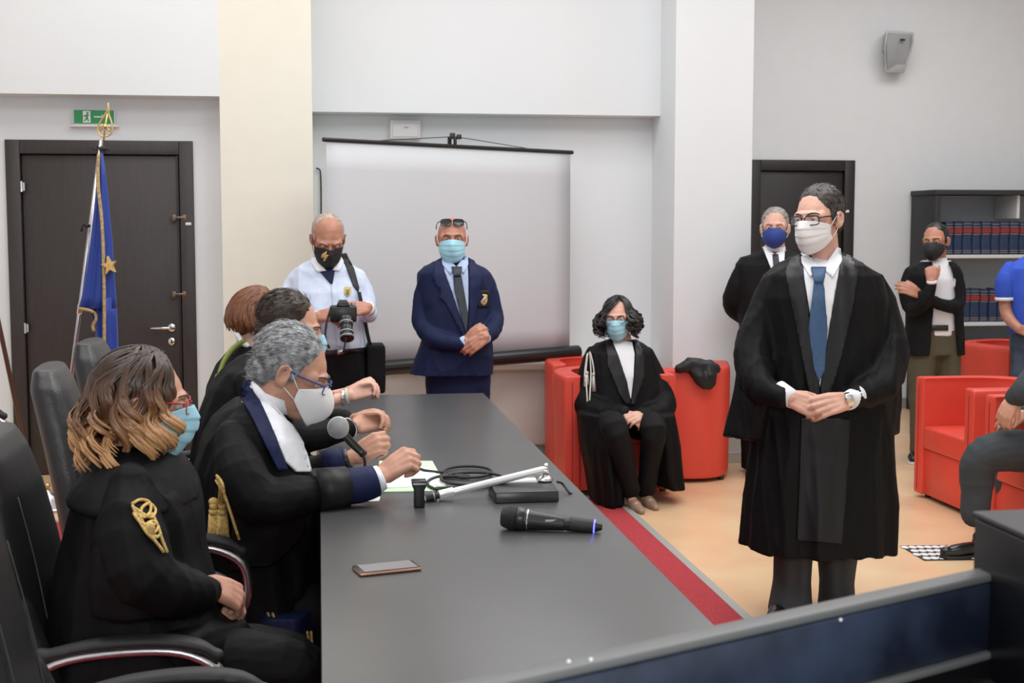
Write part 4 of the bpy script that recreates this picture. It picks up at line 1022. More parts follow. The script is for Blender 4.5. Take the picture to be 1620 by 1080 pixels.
jk = f.cloth('suit_jacket', mb, M['navy'], .0075, wr=[(.016, (9, 9, 7), 31), (.008, (22, 22, 16), 2)])
f.panel('dress_shirt', [jk], [(699, 407), (708, 414), (722, 424), (734, 412), (739, 407), (741, 440), (741, 480), (738, 528), (728, 500), (712, 455), (701, 425)], M['shirtb2'], .006, .003, step=5)
f.panel('shirt_collar', [jk, body], [(698, 405), (702, 403), (722, 422), (712, 434), (700, 418)], M['shirtb2'], .014, .004, step=5)
f.panel('shirt_collar', [jk, body], [(740, 405), (736, 403), (722, 422), (734, 433), (741, 418)], M['shirtb2'], .014, .004, step=5)
f.panel('tie', [jk], [(717, 436), (730, 436), (741, 500), (738, 528), (730, 505), (719, 460)], M['tiedark'], .014, .006, step=5)
f.panel('tie_knot', [jk, body], [(714, 422), (731, 422), (729, 437), (718, 437)], M['tiedark'], .020, .008, step=5)
f.panel('lapel', [jk], [(690, 412), (699, 407), (703, 428), (716, 464), (738, 530), (733, 534), (706, 480), (694, 470), (698, 462), (684, 440)], M['navyface'], .009, .004, step=5)
f.panel('lapel', [jk], [(750, 412), (741, 407), (742, 440), (743, 490), (740, 530), (746, 530), (756, 480), (766, 470), (760, 462), (764, 438)], M['navyface'], .009, .004, step=5)
f.panel('breast_pocket', [jk], [(757, 459), (774, 459), (774, 486), (757, 486)], M['satin'], .006, .003, step=4)
crest(f, [jk], 765.5, 474, 5.5, 8, M['gold'], M['steel'])
dots(f, 'jacket_button', [jk], [(742, 536), (743, 560)], .009, M['blackp'])
f.collar(M['shirtb2'], 719, 424, .02, .074, .066, .05, (0, -.15, 1))
f.cloth('trousers', tb, M['navy'], .009, wr=[(.008, 9, 4)])
for a, b_ in (((728, 545, -.21), (738, 539, -.232)), ((768, 532, -.205), (763, 536, -.228))):
    k = MB(); k.tube([f.J(*a), f.J(*b_)], [.037, .035], n=16, flat=.85); k.build('shirt_cuff', M['shirtb2'], f.root, smooth=True)
shoes(f, [(f.J(700, 800).x, 7.22, -15), (f.J(750, 800).x, 7.22, 12)], z0=.0085)

# ---- photographer
f = Fig('bald photographer in pale blue shirt and black mask holding a camera before the screen', 7.1, (540, 800))
f.skin = M['skindark']
f.head(519, 379, 6, 28, 0, 1.07, dy=-.06, neck=(516, 418, .04), chub=1)
f.limb(f.mb, [(520, 440, .02, 30), (528, 500, .02, 34), (540, 570, .02, 30)])
rb = MB()
f.sleeve(rb, [(466, 440, .01, 13), (454, 470, 0, 16), (450, 505, -.03, 17), (470, 518, -.14, 15), (500, 504, -.24, 11)], .5)
f.sleeve(rb, [(566, 438, .01, 13), (577, 465, 0, 15), (582, 492, -.06, 15), (583, 497, -.16, 14), (580, 490, -.23, 12)], .5)
tb = MB(); f.leg(tb, [(552, 500, 545, .14, -.02), (640, 500, 545, .12, 0), (720, 505, 543, .1, 0), (800, 510, 540, .09, 0)], k=5, amp=.03); f.leg(tb, [(552, 536, 582, .14, -.02), (640, 548, 594, .12, 0), (720, 552, 592, .1, 0), (800, 556, 590, .09, 0)], k=5, amp=.03)
f.rings(tb, [(548, 499, 581, .165, -.02), (580, 502, 590, .16, 0), (612, 502, 592, .14, 0)])
hw = f.J(503, 500, -.27); hand_prims(f.mb, hw, f.J(530, 498, -.33)-hw, (-.5, -.6, .6), 1, 1.1, curl=(45, 50, 35), thumb=(30, 10))
hw = f.J(582, 486, -.27); hand_prims(f.mb, hw, f.J(556, 490, -.33)-hw, (.5, -.6, .6), -1, 1.1, curl=(45, 50, 35), thumb=(30, 10))
body = f.body(f.skin, .0055, .6); f.eyes(closed=.9); f.brows(M['hairth'])
f.hair(M['hairth'], 'receding', 500, .008, (0, -.4, -.9), .3, seed=6)
f.mask(M['maskk'], 'surgical', M['maskk'])
mk = f.masko
f.panel('mask_logo', [mk], [(509, 402), (517, 397), (516, 403), (520, 403), (514, 413), (511, 412), (513, 407), (508, 408)], M['gold'], .004, .001, step=3)
mb = MB()
f.rings(mb, [(408, 496, 542, .085, .04), (416, 482, 552, .10, .03), (426, 464, 566, .12, .02), (438, 454, 574, .13, .02), (460, 458, 576, .16, 0), (500, 478, 576, .175, -.03), (540, 496, 578, .17, -.03), (553, 501, 579, .155, -.02)], k=6, amp=.02, pw=.88)
mb.add(rb.v, rb.f)
sh = f.cloth('shirt', mb, M['shirtb'], .007, wr=[(.018, (10, 10, 9), 41), (.009, (22, 22, 18), 6)])
f.panel('blue_collar_lining', [sh, body], [(498, 416), (515, 424), (531, 420), (526, 450), (522, 448), (505, 428)], M['navyface'], .006, .003, step=4)
f.panel('shirt_collar', [sh, body], [(493, 402), (497, 404), (516, 428), (502, 430), (492, 415)], M['shirtw'], .012, .004, step=4)
f.panel('shirt_collar', [sh, body], [(541, 408), (536, 410), (526, 427), (537, 428), (544, 414)], M['shirtw'], .012, .004, step=4)
f.panel('button_placket', [sh], [(523, 446), (531, 446), (542, 548), (534, 548)], M['shirtb'], .004, .003, step=4)
dots(f, 'shirt_button', [sh], [(528, 460), (531, 482), (537, 525)], .0055, M['white'])
crest(f, [sh], 550, 461, 5, 7, M['gold'], M['greenc'], 'embroidered_crest')
f.panel('shoulder_strap', [sh], [(538, 401), (548, 400), (560, 425), (568, 455), (567, 462), (559, 452), (549, 425)], M['blackm'], .008, .005, step=4)
tr = f.cloth('trousers', tb, M['blacksuit'], .009, wr=[(.008, 9, 4)])
f.panel('belt', [tr, sh], [(505, 556), (580, 549), (581, 556), (506, 563)], M['leather'], .006, .004, step=5)
f.panel('belt_buckle', [tr, sh], [(534, 553), (543, 552), (543, 560), (534, 561)], M['steel'], .013, .004, step=5)
k = MB(); k.tube([f.J(499, 504, -.235), f.J(506, 502, -.262)], [.037, .036], n=16); k.build('shirt_cuff', M['shirtw'], f.root, smooth=True)
k = MB(); k.tube([f.J(584, 489, -.225), f.J(579, 487, -.262)], [.037, .036], n=16); k.build('shirt_cuff', M['shirtw'], f.root, smooth=True)
shoes(f, [(f.J(525, 800).x, 7.12, -12), (f.J(573, 800).x, 7.12, 12)], z0=.0085)
# his camera and bag: things of their own
c = f.J(543, 496, -.38)
r = thing('camera', 'black reflex camera with long lens held by the bald photographer', 'camera', c)
k = MB(); k.box(c, (.135, .06, .085)); k.build('camera_body', M['blackp'], r, bevel=.012)
k = MB(); k.loft([[c+V((x*1.0, y, .04)) for x, y in ((-.035, -.035), (.035, -.035), (.035, .02), (-.035, .02))], [c+V((x*.55, y*.8, .07)) for x, y in ((-.035, -.035), (.035, -.035), (.035, .02), (-.035, .02))]]); k.build('viewfinder_hump', M['blackp'], r, bevel=.004)
ld = V((.03, -.55, -.75)).normalized(); l0 = c+V((.012, -.025, -.02))
for a, b_, rr_ in ((0, .05, .034), (.05, .10, .031), (.10, .125, .035)):
    k = MB(); k.tube([l0+ld*a, l0+ld*b_], rr_, n=24); k.build('lens_barrel', M['blackp'], r, bevel=.003)
for t in (.03, .085, .112): k = MB(); k.tube([l0+ld*t, l0+ld*(t+.004)], .0357, n=24); k.build('lens_ring', M['greyp'], r)
k = MB(); k.tube([c+V((.05, -.01, .045)), c+V((.05, -.01, .055))], .013, n=16); k.build('mode_dial', M['steel'], r)
k = MB(); k.tube([c+V((-.06, 0, .03)), c+V((-.085, -.02, -.05)), c+V((-.09, -.03, -.13)), c+V((-.07, -.02, -.17))], .006, n=6, sub=3); k.build('wrist_strap', M['blackm'], r, smooth=True)
k = MB(); k.tube([c+V((.01, -.12, -.11)), c+V((.0, -.1, -.17)), c+V((-.015, -.06, -.2))], .004, n=6, sub=3); k.build('lens_cap_cord', M['blackm'], r, smooth=True)
c = f.J(590, 578, -.02)
r = thing('shoulder_bag', 'black bag hanging at the bald photographer hip from its strap', 'bag', c)
mb = MB(); mb.box(c+V((.012, -.02, -.01)), (.10, .20, .26)); organic('bag_body', mb, .009, M['blacksuit'], r, 6, wr=[(.008, 12, 3)])
k = MB(); k.tube([f.J(568, 462, -.13), f.J(576, 500, -.11), f.J(584, 540, -.08), f.J(592, 556, -.04)], .014, n=8, sub=3, flat=.4); k.build('bag_strap', M['blackm'], r, smooth=True)
# ---- dark suited man behind the robed man
f = Fig('grey haired man in black suit and navy blue mask standing partly behind the robed man', 8.03, (1210, 750))
f.skin = M['skinpale']
f.head(1226, 362, -22, 0, 0, 1.08, neck=(1226, 396, .02))
f.limb(f.mb, [(1226, 415, .02, 26), (1228, 500, .02, 30), (1230, 600, .02, 28)])
rb = MB(); f.sleeve(rb, [(1180, 416, .01, 12), (1165, 450, .02, 15), (1158, 480, .08, 15), (1175, 500, .2, 13), (1215, 512, .22, 10)])
f.sleeve(rb, [(1272, 416, .01, 12), (1288, 450, .02, 15), (1294, 480, .08, 15), (1275, 500, .2, 13), (1240, 512, .22, 10)])
tb = MB(); f.leg(tb, [(590, 1172, 1222, .12, 0), (640, 1172, 1220, .11, 0), (700, 1173, 1212, .10, 0), (742, 1174, 1208, .10, 0)]); f.leg(tb, [(590, 1216, 1266, .12, 0), (640, 1226, 1268, .11, 0), (700, 1228, 1264, .10, 0), (742, 1230, 1262, .10, 0)])
body = f.body(f.skin, .006, .6); f.eyes('iris'); f.brows(M['hairlg']); f.hair(M['hairlg'], 'short', 350, .014, (0, -.6, -.8), .6, 8); f.mask(M['maskn'], 'ffp')
mb = MB(); mb.add(rb.v, rb.f)
f.rings(mb, [(396, 1204, 1250, .075, .03), (401, 1190, 1262, .10, .02), (406, 1172, 1280, .11, .01), (418, 1164, 1288, .13, 0), (460, 1166, 1286, .15, 0), (520, 1172, 1282, .155, 0), (610, 1166, 1288, .16, 0)], pw=.85)
jk = f.cloth('suit_jacket', mb, M['blacksuit'], .009, wr=[(.014, (9, 9, 7), 31)])
f.collar(M['shirtw'], 1225, 402, .02, .072, .066, .05, (0, -.1, 1))
f.panel('dress_shirt', [jk], [(1206, 390), (1212, 392), (1226, 402), (1238, 394), (1242, 390), (1240, 430), (1232, 470), (1222, 430)], M['shirtw'], .008, .003)
f.panel('tie', [jk], [(1222, 402), (1231, 402), (1236, 440), (1231, 468), (1225, 440)], M['tiedark'], .014, .005)
tr = f.cloth('trousers', tb, M['blacksuit'], .01, wr=[(.008, 9, 4)])
f.panel('white_mark', [tr, jk], [(1181+7*math.cos(a_), 686+6*math.sin(a_)) for a_ in [rad(q) for q in range(-50, -311, -26)]]+[(1181+4*math.cos(a_), 686+3.4*math.sin(a_)) for a_ in [rad(q) for q in range(-310, -49, 26)]], M['shirtw'], .004, .002, step=3)
shoes(f, [(f.J(1194, 740).x, 8.06, -20), (f.J(1246, 740).x, 8.06, 0)])

# ---- man with black mask, hand at chin
f = Fig('man in black blazer and olive trousers with black mask, hand held to his chin', 8.30, (1480, 733))
f.skin = M['skindark']
f.head(1480, 383, -42, 3, 4, 1.03, neck=(1482, 415, .02))
f.limb(f.mb, [(1478, 430, .02, 22), (1480, 480, .02, 26), (1480, 540, .02, 24)])
rb = MB(); f.sleeve(rb, [(1440, 432, .01, 11), (1434, 462, 0, 13), (1444, 490, -.08, 12), (1464, 476, -.22, 11), (1474, 447, -.24, 8)])
f.sleeve(rb, [(1510, 430, .01, 11), (1517, 462, 0, 12), (1512, 484, -.10, 12), (1484, 480, -.20, 10), (1456, 466, -.19, 8)])
tb = MB(); f.leg(tb, [(520, 1440, 1484, .11, 0), (590, 1438, 1478, .10, 0), (650, 1440, 1472, .085, 0), (716, 1442, 1468, .085, -.02)], k=4, amp=.03); f.leg(tb, [(520, 1476, 1518, .11, 0), (590, 1482, 1518, .10, 0), (650, 1484, 1516, .085, 0), (716, 1486, 1512, .085, -.02)], k=4, amp=.03)
f.rings(tb, [(512, 1450, 1506, .10, 0), (540, 1444, 1516, .12, 0), (560, 1442, 1518, .12, 0)])
hw = f.J(1474, 446, -.25); hand_prims(f.mb, hw, f.J(1473, 420, -.22)-hw, (-.3, -1, -.1), -1, 1.0, curl=(65, 60, 40), thumb=(30, 0))
hw = f.J(1456, 466, -.19); hand_prims(f.mb, hw, f.J(1436, 457, -.18)-hw, (0, -1, .3), -1, 1.0, curl=(20, 30, 20), thumb=(30, 0))
body = f.body(f.skin, .006, .6); f.eyes(); f.brows(M['hairbk']); f.hair(M['hairbk'], 'short', 300, .010, (0, -.6, -.8), -.2, 9); f.mask(M['maskk'], 'ffp', M['maskk'])
mb = MB(); f.rings(mb, [(412, 1462, 1502, .07, .02), (420, 1448, 1512, .09, .01), (440, 1442, 1516, .11, 0), (480, 1446, 1512, .12, 0), (530, 1450, 1508, .115, 0)], pw=.85)
sh = f.cloth('white_shirt', mb, M['shirtw'], .009, wr=[(.008, 12, 3)])
f.panel('belt', [sh, ], [(1452, 514), (1500, 514), (1500, 523), (1452, 523)], M['leather'], .012, .004)
mb = MB(); mb.add(rb.v, rb.f)
def open_shell(fig, mb, rows, th=.02):     # an open jacket front: rows of (py, xl, xr, opening_l, opening_r, halfdepth)
    for side in (0, 1):
        R = []
        for py, xl, xr, ol, or_, hd in rows:
            a = fig.J(xl, py); b = fig.J(xr, py); c = (a+b)/2; hw = (b-a).length/2; o = fig.J(ol if side == 0 else or_, py).x; t0 = math.acos(max(-1, min(1, (o-c.x)/hw)))
            outer = []; inner = []
            for i in range(13):
                t = -t0 + (-PI+t0 if side == 0 else t0)*i/12 if True else 0
                if side == 0: t = -(t0 + (PI*1.5-t0)*i/12)
                else: t = -(t0 - (t0+PI*.5)*i/12)
                outer.append(c+V((hw*math.cos(t), hd*math.sin(t), 0))); inner.append(c+V(((hw-th)*math.cos(t), (hd-th)*math.sin(t), 0)))
            R.append(outer+inner[::-1])
        mb.loft(R)
open_shell(f, mb, [(413, 1458, 1506, 1466, 1492, .10), (422, 1442, 1516, 1464, 1494, .13), (434, 1434, 1522, 1462, 1496, .145), (470, 1434, 1522, 1462, 1498, .155), (510, 1434, 1522, 1460, 1498, .155), (560, 1432, 1524, 1456, 1504, .16)])
jk = f.cloth('blazer', mb, M['blacksuit'], .008, wr=[(.010, (9, 9, 7), 31)])
f.collar(M['shirtw'], 1482, 417, .02, .066, .062, .045, (0, -.1, 1))
f.panel('pocket_square', [jk], [(1498, 452), (1501, 440), (1504, 446), (1507, 439), (1509, 447), (1512, 442), (1510, 456), (1500, 458)], M['shirtw'], .012, .006, step=3)
f.cloth('trousers', tb, M['olive'], .009, wr=[(.012, (9, 9, 7), 4)])
k = MB(); k.tube([f.J(1474, 447, -.245), f.J(1474, 443, -.25)], [.033, .032], n=14); k.build('shirt_cuff', M['shirtw'], f.root, smooth=True)
shoes(f, [(f.J(1456, 720).x, 8.36, -30), (f.J(1500, 720).x, 8.36, 5)], M['shoe'], M['sole'])

# ---- man in blue polo cut by the right edge
f = Fig('man in royal blue polo shirt and jeans cut off by the right edge', 8.45, (1632, 730))
f.skin = M['skindark']
f.head(1650, 368, 40, 0, 0, 1.02, neck=(1650, 405, .02))
f.limb(f.mb, [(1648, 425, .02, 24), (1645, 480, .02, 28), (1640, 540, .02, 26)])
rb = MB(); f.limb(rb, [(1598, 424, .01, 12), (1590, 445, 0, 14), (1589, 462, 0, 14)]); f.limb(f.mb, [(1600, 425, .01, 8), (1590, 470, .02, 9.5), (1594, 500, -.03, 9.5), (1612, 520, -.16, 7)])
hw = f.J(1612, 520, -.16); hand_prims(f.mb, hw, f.J(1640, 530, -.2)-hw, (-.2, -1, .3), 1, 1)
f.limb(rb, [(1698, 424, .01, 12), (1708, 445, 0, 14), (1710, 462, 0, 14)]); f.limb(f.mb, [(1698, 425, .01, 8), (1710, 470, .02, 9.5), (1705, 500, -.03, 9.5), (1680, 522, -.16, 7)])
hw = f.J(1680, 522, -.16); hand_prims(f.mb, hw, f.J(1650, 530, -.2)-hw, (.2, -1, .3), -1, 1)
tb = MB(); f.leg(tb, [(525, 1600, 1648, .12, 0), (600, 1602, 1645, .10, 0), (740, 1606, 1640, .09, 0)], k=4, amp=.03); f.leg(tb, [(525, 1642, 1690, .12, 0), (600, 1650, 1690, .10, 0), (740, 1654, 1686, .09, 0)], k=4, amp=.03)
body = f.body(f.skin, .008, .6); f.eyes(); f.hair(M['hairbr'], 'short', 0, seed=2); f.mask(M['maskb'])
mb = MB(); mb.add(rb.v, rb.f); f.rings(mb, [(404, 1628, 1674, .08, .02), (413, 1608, 1690, .10, .01), (424, 1594, 1702, .12, 0), (460, 1596, 1700, .15, 0), (500, 1598, 1698, .15, 0), (527, 1598, 1698, .15, 0)], pw=.85)
jk = f.cloth('polo_shirt', mb, M['polo'], .009, wr=[(.012, (9, 9, 7), 31)])
k = MB(); k.tube([f.J(1589, 470), f.J(1589, 475)], .062, n=18); k.build('sleeve_rib', M['shirtw'], f.root, smooth=True)
f.cloth('jeans', tb, M['jeans'], .01, wr=[(.010, 9, 4)]); shoes(f, [(f.J(1622, 735).x, 8.45, 0), (f.J(1672, 735).x, 8.45, 10)])

# ---- seated man in charcoal suit at right edge
f = Fig('seated man in charcoal suit cut by the right edge, legs and folded hands visible', 5.94, (1640, 870))
f.skin = M['skin']
f.head(1705, 492, -75, 5, 0, 1.03, neck=(1712, 530, .02))
rb = MB(); f.sleeve(rb, [(1672, 568, -.18, 22), (1638, 600, -.24, 24), (1620, 618, -.26, 22), (1606, 628, -.22, 17)]) ; f.sleeve(rb, [(1690, 560, .14, 18), (1670, 620, .18, 18), (1612, 655, .02, 14)])
f.limb(f.mb, [(1718, 560, 0, 34), (1722, 640, 0, 38), (1722, 690, 0, 38)])
tb = MB()
f.sleeve(tb, [(1715, 715, -.12, 34), (1640, 712, -.13, 34), (1572, 714, -.14, 32), (1547, 732, -.13, 28), (1545, 780, -.12, 25), (1543, 812, -.12, 24)], .5)
f.sleeve(tb, [(1715, 710, .12, 34), (1660, 710, .13, 36), (1618, 716, .14, 30), (1598, 735, .15, 26), (1597, 780, .16, 23), (1597, 800, .16, 22)], .5)
hw = f.J(1604, 630, -.22); hand_prims(f.mb, hw, f.J(1588, 660, -.21)-hw, (-.7, -.7, .3), 1, 1.05, curl=(35, 40, 25), thumb=(30, 10))
hw = f.J(1618, 656, -.05); hand_prims(f.mb, hw, f.J(1584, 672, -.14)-hw, (-.1, -.8, .7), -1, 1.05, curl=(40, 45, 25), thumb=(25, 10))
body = f.body(f.skin, .005, .6); f.eyes(); f.hair(M['hairdg'], 'short', 0, seed=2); f.mask(M['maskb'])
mb = MB(); mb.add(rb.v, rb.f); f.rings(mb, [(532, 1690, 1732, .08, 0), (545, 1668, 1752, .16, 0), (570, 1660, 1762, .20, 0), (640, 1662, 1772, .20, 0), (700, 1650, 1776, .20, 0)], pw=.85)
f.cloth('suit_jacket', mb, M['greysuit'], .009, wr=[(.012, (9, 9, 7), 31)]); f.cloth('trousers', tb, M['greysuit'], .008, wr=[(.016, (8, 8, 6), 33), (.006, 22, 5)])
k = MB(); k.tube([f.J(1611, 625, -.225), f.J(1604, 633, -.215)], [.044, .041], n=18); k.build('shirt_cuff', M['shirtw'], f.root, smooth=True)
k = MB(); k.tube([f.J(1602, 634, -.214), f.J(1600, 637, -.212)], [.035, .034], n=18); k.build('watch_strap', M['blackp'], f.root, smooth=True)
shoes(f, [(f.J(1560, 850, -.12).x, 5.94-.14, -83), (f.J(1606, 850, .15).x, 5.94+.14, -80)], ln=.28)
for d in (-.14, .14):
    k = MB(); q = f.J(1560 if d < 0 else 1606, 850, d); k.tube([V((q.x-.0, q.y, .08)), V((q.x, q.y, .2))], .040, n=14); k.build('sock', M['blacksuit'], f.root, smooth=True)

# ---- seated woman in robe in the red chair
f = Fig('seated woman with curly black hair, round glasses, light blue mask and robe with white cord', 7.5, (985, 800))
f.skin = M['skinpale']
f.head(977, 503, -20, 6, 2, 1.0, dy=-.02, neck=(982, 538, .02))
f.limb(f.mb, [(980, 555, .02, 24), (982, 600, .02, 26), (984, 650, .02, 28)])
rb = MB(); f.sleeve(rb, [(940, 560, .01, 14), (932, 600, 0, 20), (930, 640, -.06, 26), (955, 655, -.2, 22), (985, 655, -.34, 13)], .42)
f.sleeve(rb, [(1022, 560, .01, 14), (1036, 600, 0, 19), (1048, 640, -.06, 24), (1032, 658, -.2, 20), (1014, 657, -.34, 13)], .42)
tb = MB(); f.sleeve(tb, [(962, 672, -.05, 24), (966, 672, -.3, 24), (972, 678, -.45, 22), (985, 720, -.46, 19), (998, 775, -.42, 15)], .5)
f.sleeve(tb, [(1010, 672, -.05, 24), (1024, 672, -.3, 24), (1034, 680, -.44, 22), (1030, 720, -.40, 18), (1022, 775, -.34, 15)], .5)
hw = f.J(988, 655, -.36); hand_prims(f.mb, hw, f.J(1006, 662, -.40)-hw, (-.2, -.8, .8), 1, .95, curl=(35, 45, 25), thumb=(25, 10))
hw = f.J(1018, 658, -.36); hand_prims(f.mb, hw, f.J(1000, 660, -.42)-hw, (.2, -.8, .8), -1, .95, curl=(35, 45, 25), thumb=(25, 10))
for x, d in ((999, -.43), (1021, -.35)): f.limb(f.mb, [(x, 770, d, 8), (x+1, 792, d, 7)])
for x, d in ((1000, -.42), (1022, -.34)):
    q = f.J(x, 790, d); f.mb.tube([V((q.x, q.y+.01, .035)), V((q.x+.01, q.y-.08, .025)), V((q.x+.015, q.y-.13, .018))], [.027, .028, .018], n=12, ends=True)
body = f.body(f.skin, .005, .6); f.eyes(); f.brows(M['hairbk'], .0028)
locks(f, M['hairbk'], 260, (44, 316), (.10, .17), .019, 2.0, .0065, 5, .046, (.085, .106, .095), part=3, clump=5, pshift=-38)
f.mask(M['maskb']); f.glasses(M['framek'], .024, .020, .0016, round_=True)
mb = MB(); mb.add(rb.v, rb.f)
f.rings(mb, [(536, 960, 1008, .075, .03), (544, 942, 1022, .10, .02), (556, 930, 1032, .12, .01), (590, 926, 1038, .15, 0), (640, 918, 1052, .18, 0), (672, 914, 1060, .20, -.02)], k=7, amp=.03, pw=.85)
robe = f.cloth('court_robe', mb, M['robe'], .0075, wr=[(.018, (10, 10, 3.5), 13), (.008, (22, 22, 9), 12)])
mb = MB()   # robe skirt: drapes over the chair sides to the floor either side of the legs
f.rings(mb, [(650, 914, 985, .20, -.20), (700, 918, 984, .24, -.22), (750, 928, 984, .25, -.22), (790, 934, 983, .25, -.22)], k=7, amp=.05)
f.rings(mb, [(650, 1008, 1064, .20, -.20), (700, 1016, 1072, .22, -.20), (745, 1022, 1076, .22, -.20), (766, 1034, 1079, .20, -.20)], k=7, amp=.05)
rs = f.cloth('robe_skirt', mb, M['robe'], .008, wr=[(.016, (12, 12, 3), 14)])
tr = f.cloth('trousers', tb, M['blacksuit'], .008, wr=[(.008, 10, 4)])
f.panel('white_blouse', [robe, body], [(966, 537), (976, 536), (990, 539), (1000, 541), (1004, 560), (1002, 600), (998, 632), (990, 600), (976, 560)], M['shirtw'], .006, .003)
f.panel('robe_facing', [robe], [(958, 538), (967, 535), (978, 562), (992, 604), (998, 640), (990, 640), (978, 620), (962, 580)], M['satin2'], .012, .004)
f.panel('robe_facing', [robe], [(1012, 540), (1002, 538), (1006, 560), (1004, 600), (998, 640), (1004, 640), (1018, 600), (1020, 565)], M['satin2'], .012, .004)
k = MB()
b_ = bvh_of(robe)
def onrobe(px, py, o=.012):
    h = b_.ray_cast(CAMP, ray(px, py).normalized()); d = ray(px, py).normalized(); t = (h[0]-CAMP).length if h[0] is not None else (f.J(px, py, -.15)-CAMP).length; return CAMP+d*(t-o)
for i, pts in enumerate((([930, 558], [927, 590], [929, 630], [931, 672]), ([933, 556], [935, 590], [933, 630], [932, 672]), ([934, 558], [938, 575], [940, 590]), ([929, 560], [925, 590], [926, 606]))):
    k = MB(); k.tube([onrobe(*p) for p in pts], .0045, n=6, sub=4); k.build('white_cord', M['silverthread'], f.root, smooth=True)
for px, py, h in ((932, 674, 16), (939, 592, 28), (926, 596, 24), (929, 590, 24)):
    k = MB(); a = onrobe(px, py); k.ell(a, (.009, .009, .012)); k.tube([a, a+V((0, 0, -h*.0035*.5)), a+V((0.004, 0, -h*.0035))], [.006, .010, .013], n=10); k.build('tassel', M['silverthread'], f.root, smooth=True)
for x, d in ((1000, -.42), (1022, -.34)):
    q = f.J(x, 790, d); mb = MB(); mb.tube([V((q.x, q.y+.02, .045)), V((q.x+.01, q.y-.07, .022)), V((q.x+.018, q.y-.155, .014))], [.028, .033, .017], n=14, ends=True); mb.tube([V((q.x, q.y+.02, .04)), V((q.x, q.y+.03, .008))], [.018, .006], n=10)
    organic('pump_shoe', mb, .006, M['shoeb'], f.root, 2)
# ---- the four at the long table, facing right
# office chairs (built once facing +X, then copied)
def make_office():
    o = thing('office_chair', 'x', 'office chair'); ST = M['leather']
    mb = MB()
    rows = [(-.23, .42, .05, .20), (-.27, .55, .055, .235), (-.29, .70, .055, .245), (-.315, .85, .055, .235), (-.345, 1.0, .055, .215), (-.368, 1.09, .052, .19), (-.378, 1.145, .035, .15)]
    mb.loft([[V((x+t*math.copysign(abs(math.cos(a))**.6, math.cos(a)), w_*math.copysign(abs(math.sin(a))**.6, math.sin(a)), z)) for a in [2*PI*i/28 for i in range(28)]] for x, z, t, w_ in rows])
    for sy in (-1, 1): mb.tube([V((-.20, sy*.22, .47)), V((-.235, sy*.24, .60)), V((-.275, sy*.225, .74))], [.035, .045, .035], n=12, ends=True, sub=2)
    b = organic('backrest', mb, .01, ST, o, 6)
    for y in (-.13, .13):
        k = MB(); k.tube([V((-.172, y, .48)), V((-.208, y*1.05, .56)), V((-.232, y*1.08, .70)), V((-.257, y*1.05, .85)), V((-.29, y, 1.0))], .0016, n=6, sub=3); k.build('stitched_seam', M['thread'], o, smooth=True)
    mb = MB(); mb.box((.02, 0, .45), (.46, .46, .06)); mb.tube([V((.22, -.2, .445)), V((.22, .2, .445))], .045, n=12, ends=True); organic('seat', mb, .01, ST, o, 8)
    for sy in (-1, 1):
        k = MB(); y = sy*.285
        k.tube([V((-.20, y*.9, .40)), V((-.24, y, .47)), V((-.23, y, .60)), V((-.16, y, .648)), V((0, y, .66)), (.10, y, .645), (.165, y, .59), (.165, y, .49), (.10, y*.9, .40)], .014, n=10, sub=4, flat=1.5, up=(0, sy, 0)); k.build('armrest_frame', M['steel'], o, smooth=True)
        mb = MB(); mb.tube([V((-.22, y, .655)), V((-.10, y, .678)), V((.02, y, .682)), V((.11, y, .668)), V((.155, y, .64))], [.022, .026, .028, .027, .018], n=12, sub=3, ends=True, up=(0, 0, 1), flat=.6); organic('armrest_pad', mb, .007, M['blackm'], o, 2)
    k = MB(); k.tube([V((0, 0, .12)), V((0, 0, .26))], .03, n=16); k.tube([V((0, 0, .26)), V((0, 0, .41))], .018, n=16); k.box((0, 0, .405), (.2, .16, .03)); k.build('gas_column', M['blackp'], o)
    for i in range(5):
        a = 2*PI*i/5+.3; c, s = math.cos(a), math.sin(a)
        k = MB(); k.tube([V((0, 0, .13)), V((c*.15, s*.15, .11)), V((c*.28, s*.28, .075))], [.026, .02, .015], n=8, sub=2, ends=True); lg = k.build('base_arm', M['chrome'], o, smooth=True)
        k = MB(); R = Matrix.Translation((c*.28, s*.28, .029)) @ Matrix.Rotation(a, 4, 'Z') @ Matrix.Rotation(PI/2, 4, 'X')
        for z0 in (-.022, .006): k.lathe([(.0, z0), (.026, z0), (.028, z0+.008), (.026, z0+.016), (0, z0+.016)], 14, X=R)
        k.tube([V((c*.28, s*.28, .029)), V((c*.28, s*.28, .075))], .008, n=8); k.build('castor', M['blackp'], o)['kind'] = 'stuff'
    return o
oc = make_office()
CZ = .0085
oc.location = (-.39, 3.22, CZ); oc.scale[2] = .935; oc.rotation_euler = (0, 0, rad(0)); oc['label'] = 'black leather office chair under the robed woman with long wavy hair'
for l, a, lb in (((-.24, 2.27, CZ), 6, 'nearest black leather office chair, back and armrests cut by the bottom left corner'),
  ((-.40, 4.00, CZ), 4, 'black leather office chair with tall back behind the grey haired man at table'),
  ((-.43, 4.85, CZ), 0, 'black leather office chair whose rounded top shows before the flag'),
  ((-.50, 5.60, CZ), 0, 'black leather office chair under the auburn haired woman farthest along the table'),
  ((-1.70, 6.35, CZ), -8, 'black office chair at far left edge with chrome armrest, beside the door')): q = dup(oc, l, rad(a), lb); q.scale[2] = .80 if 'auburn' in lb else 1

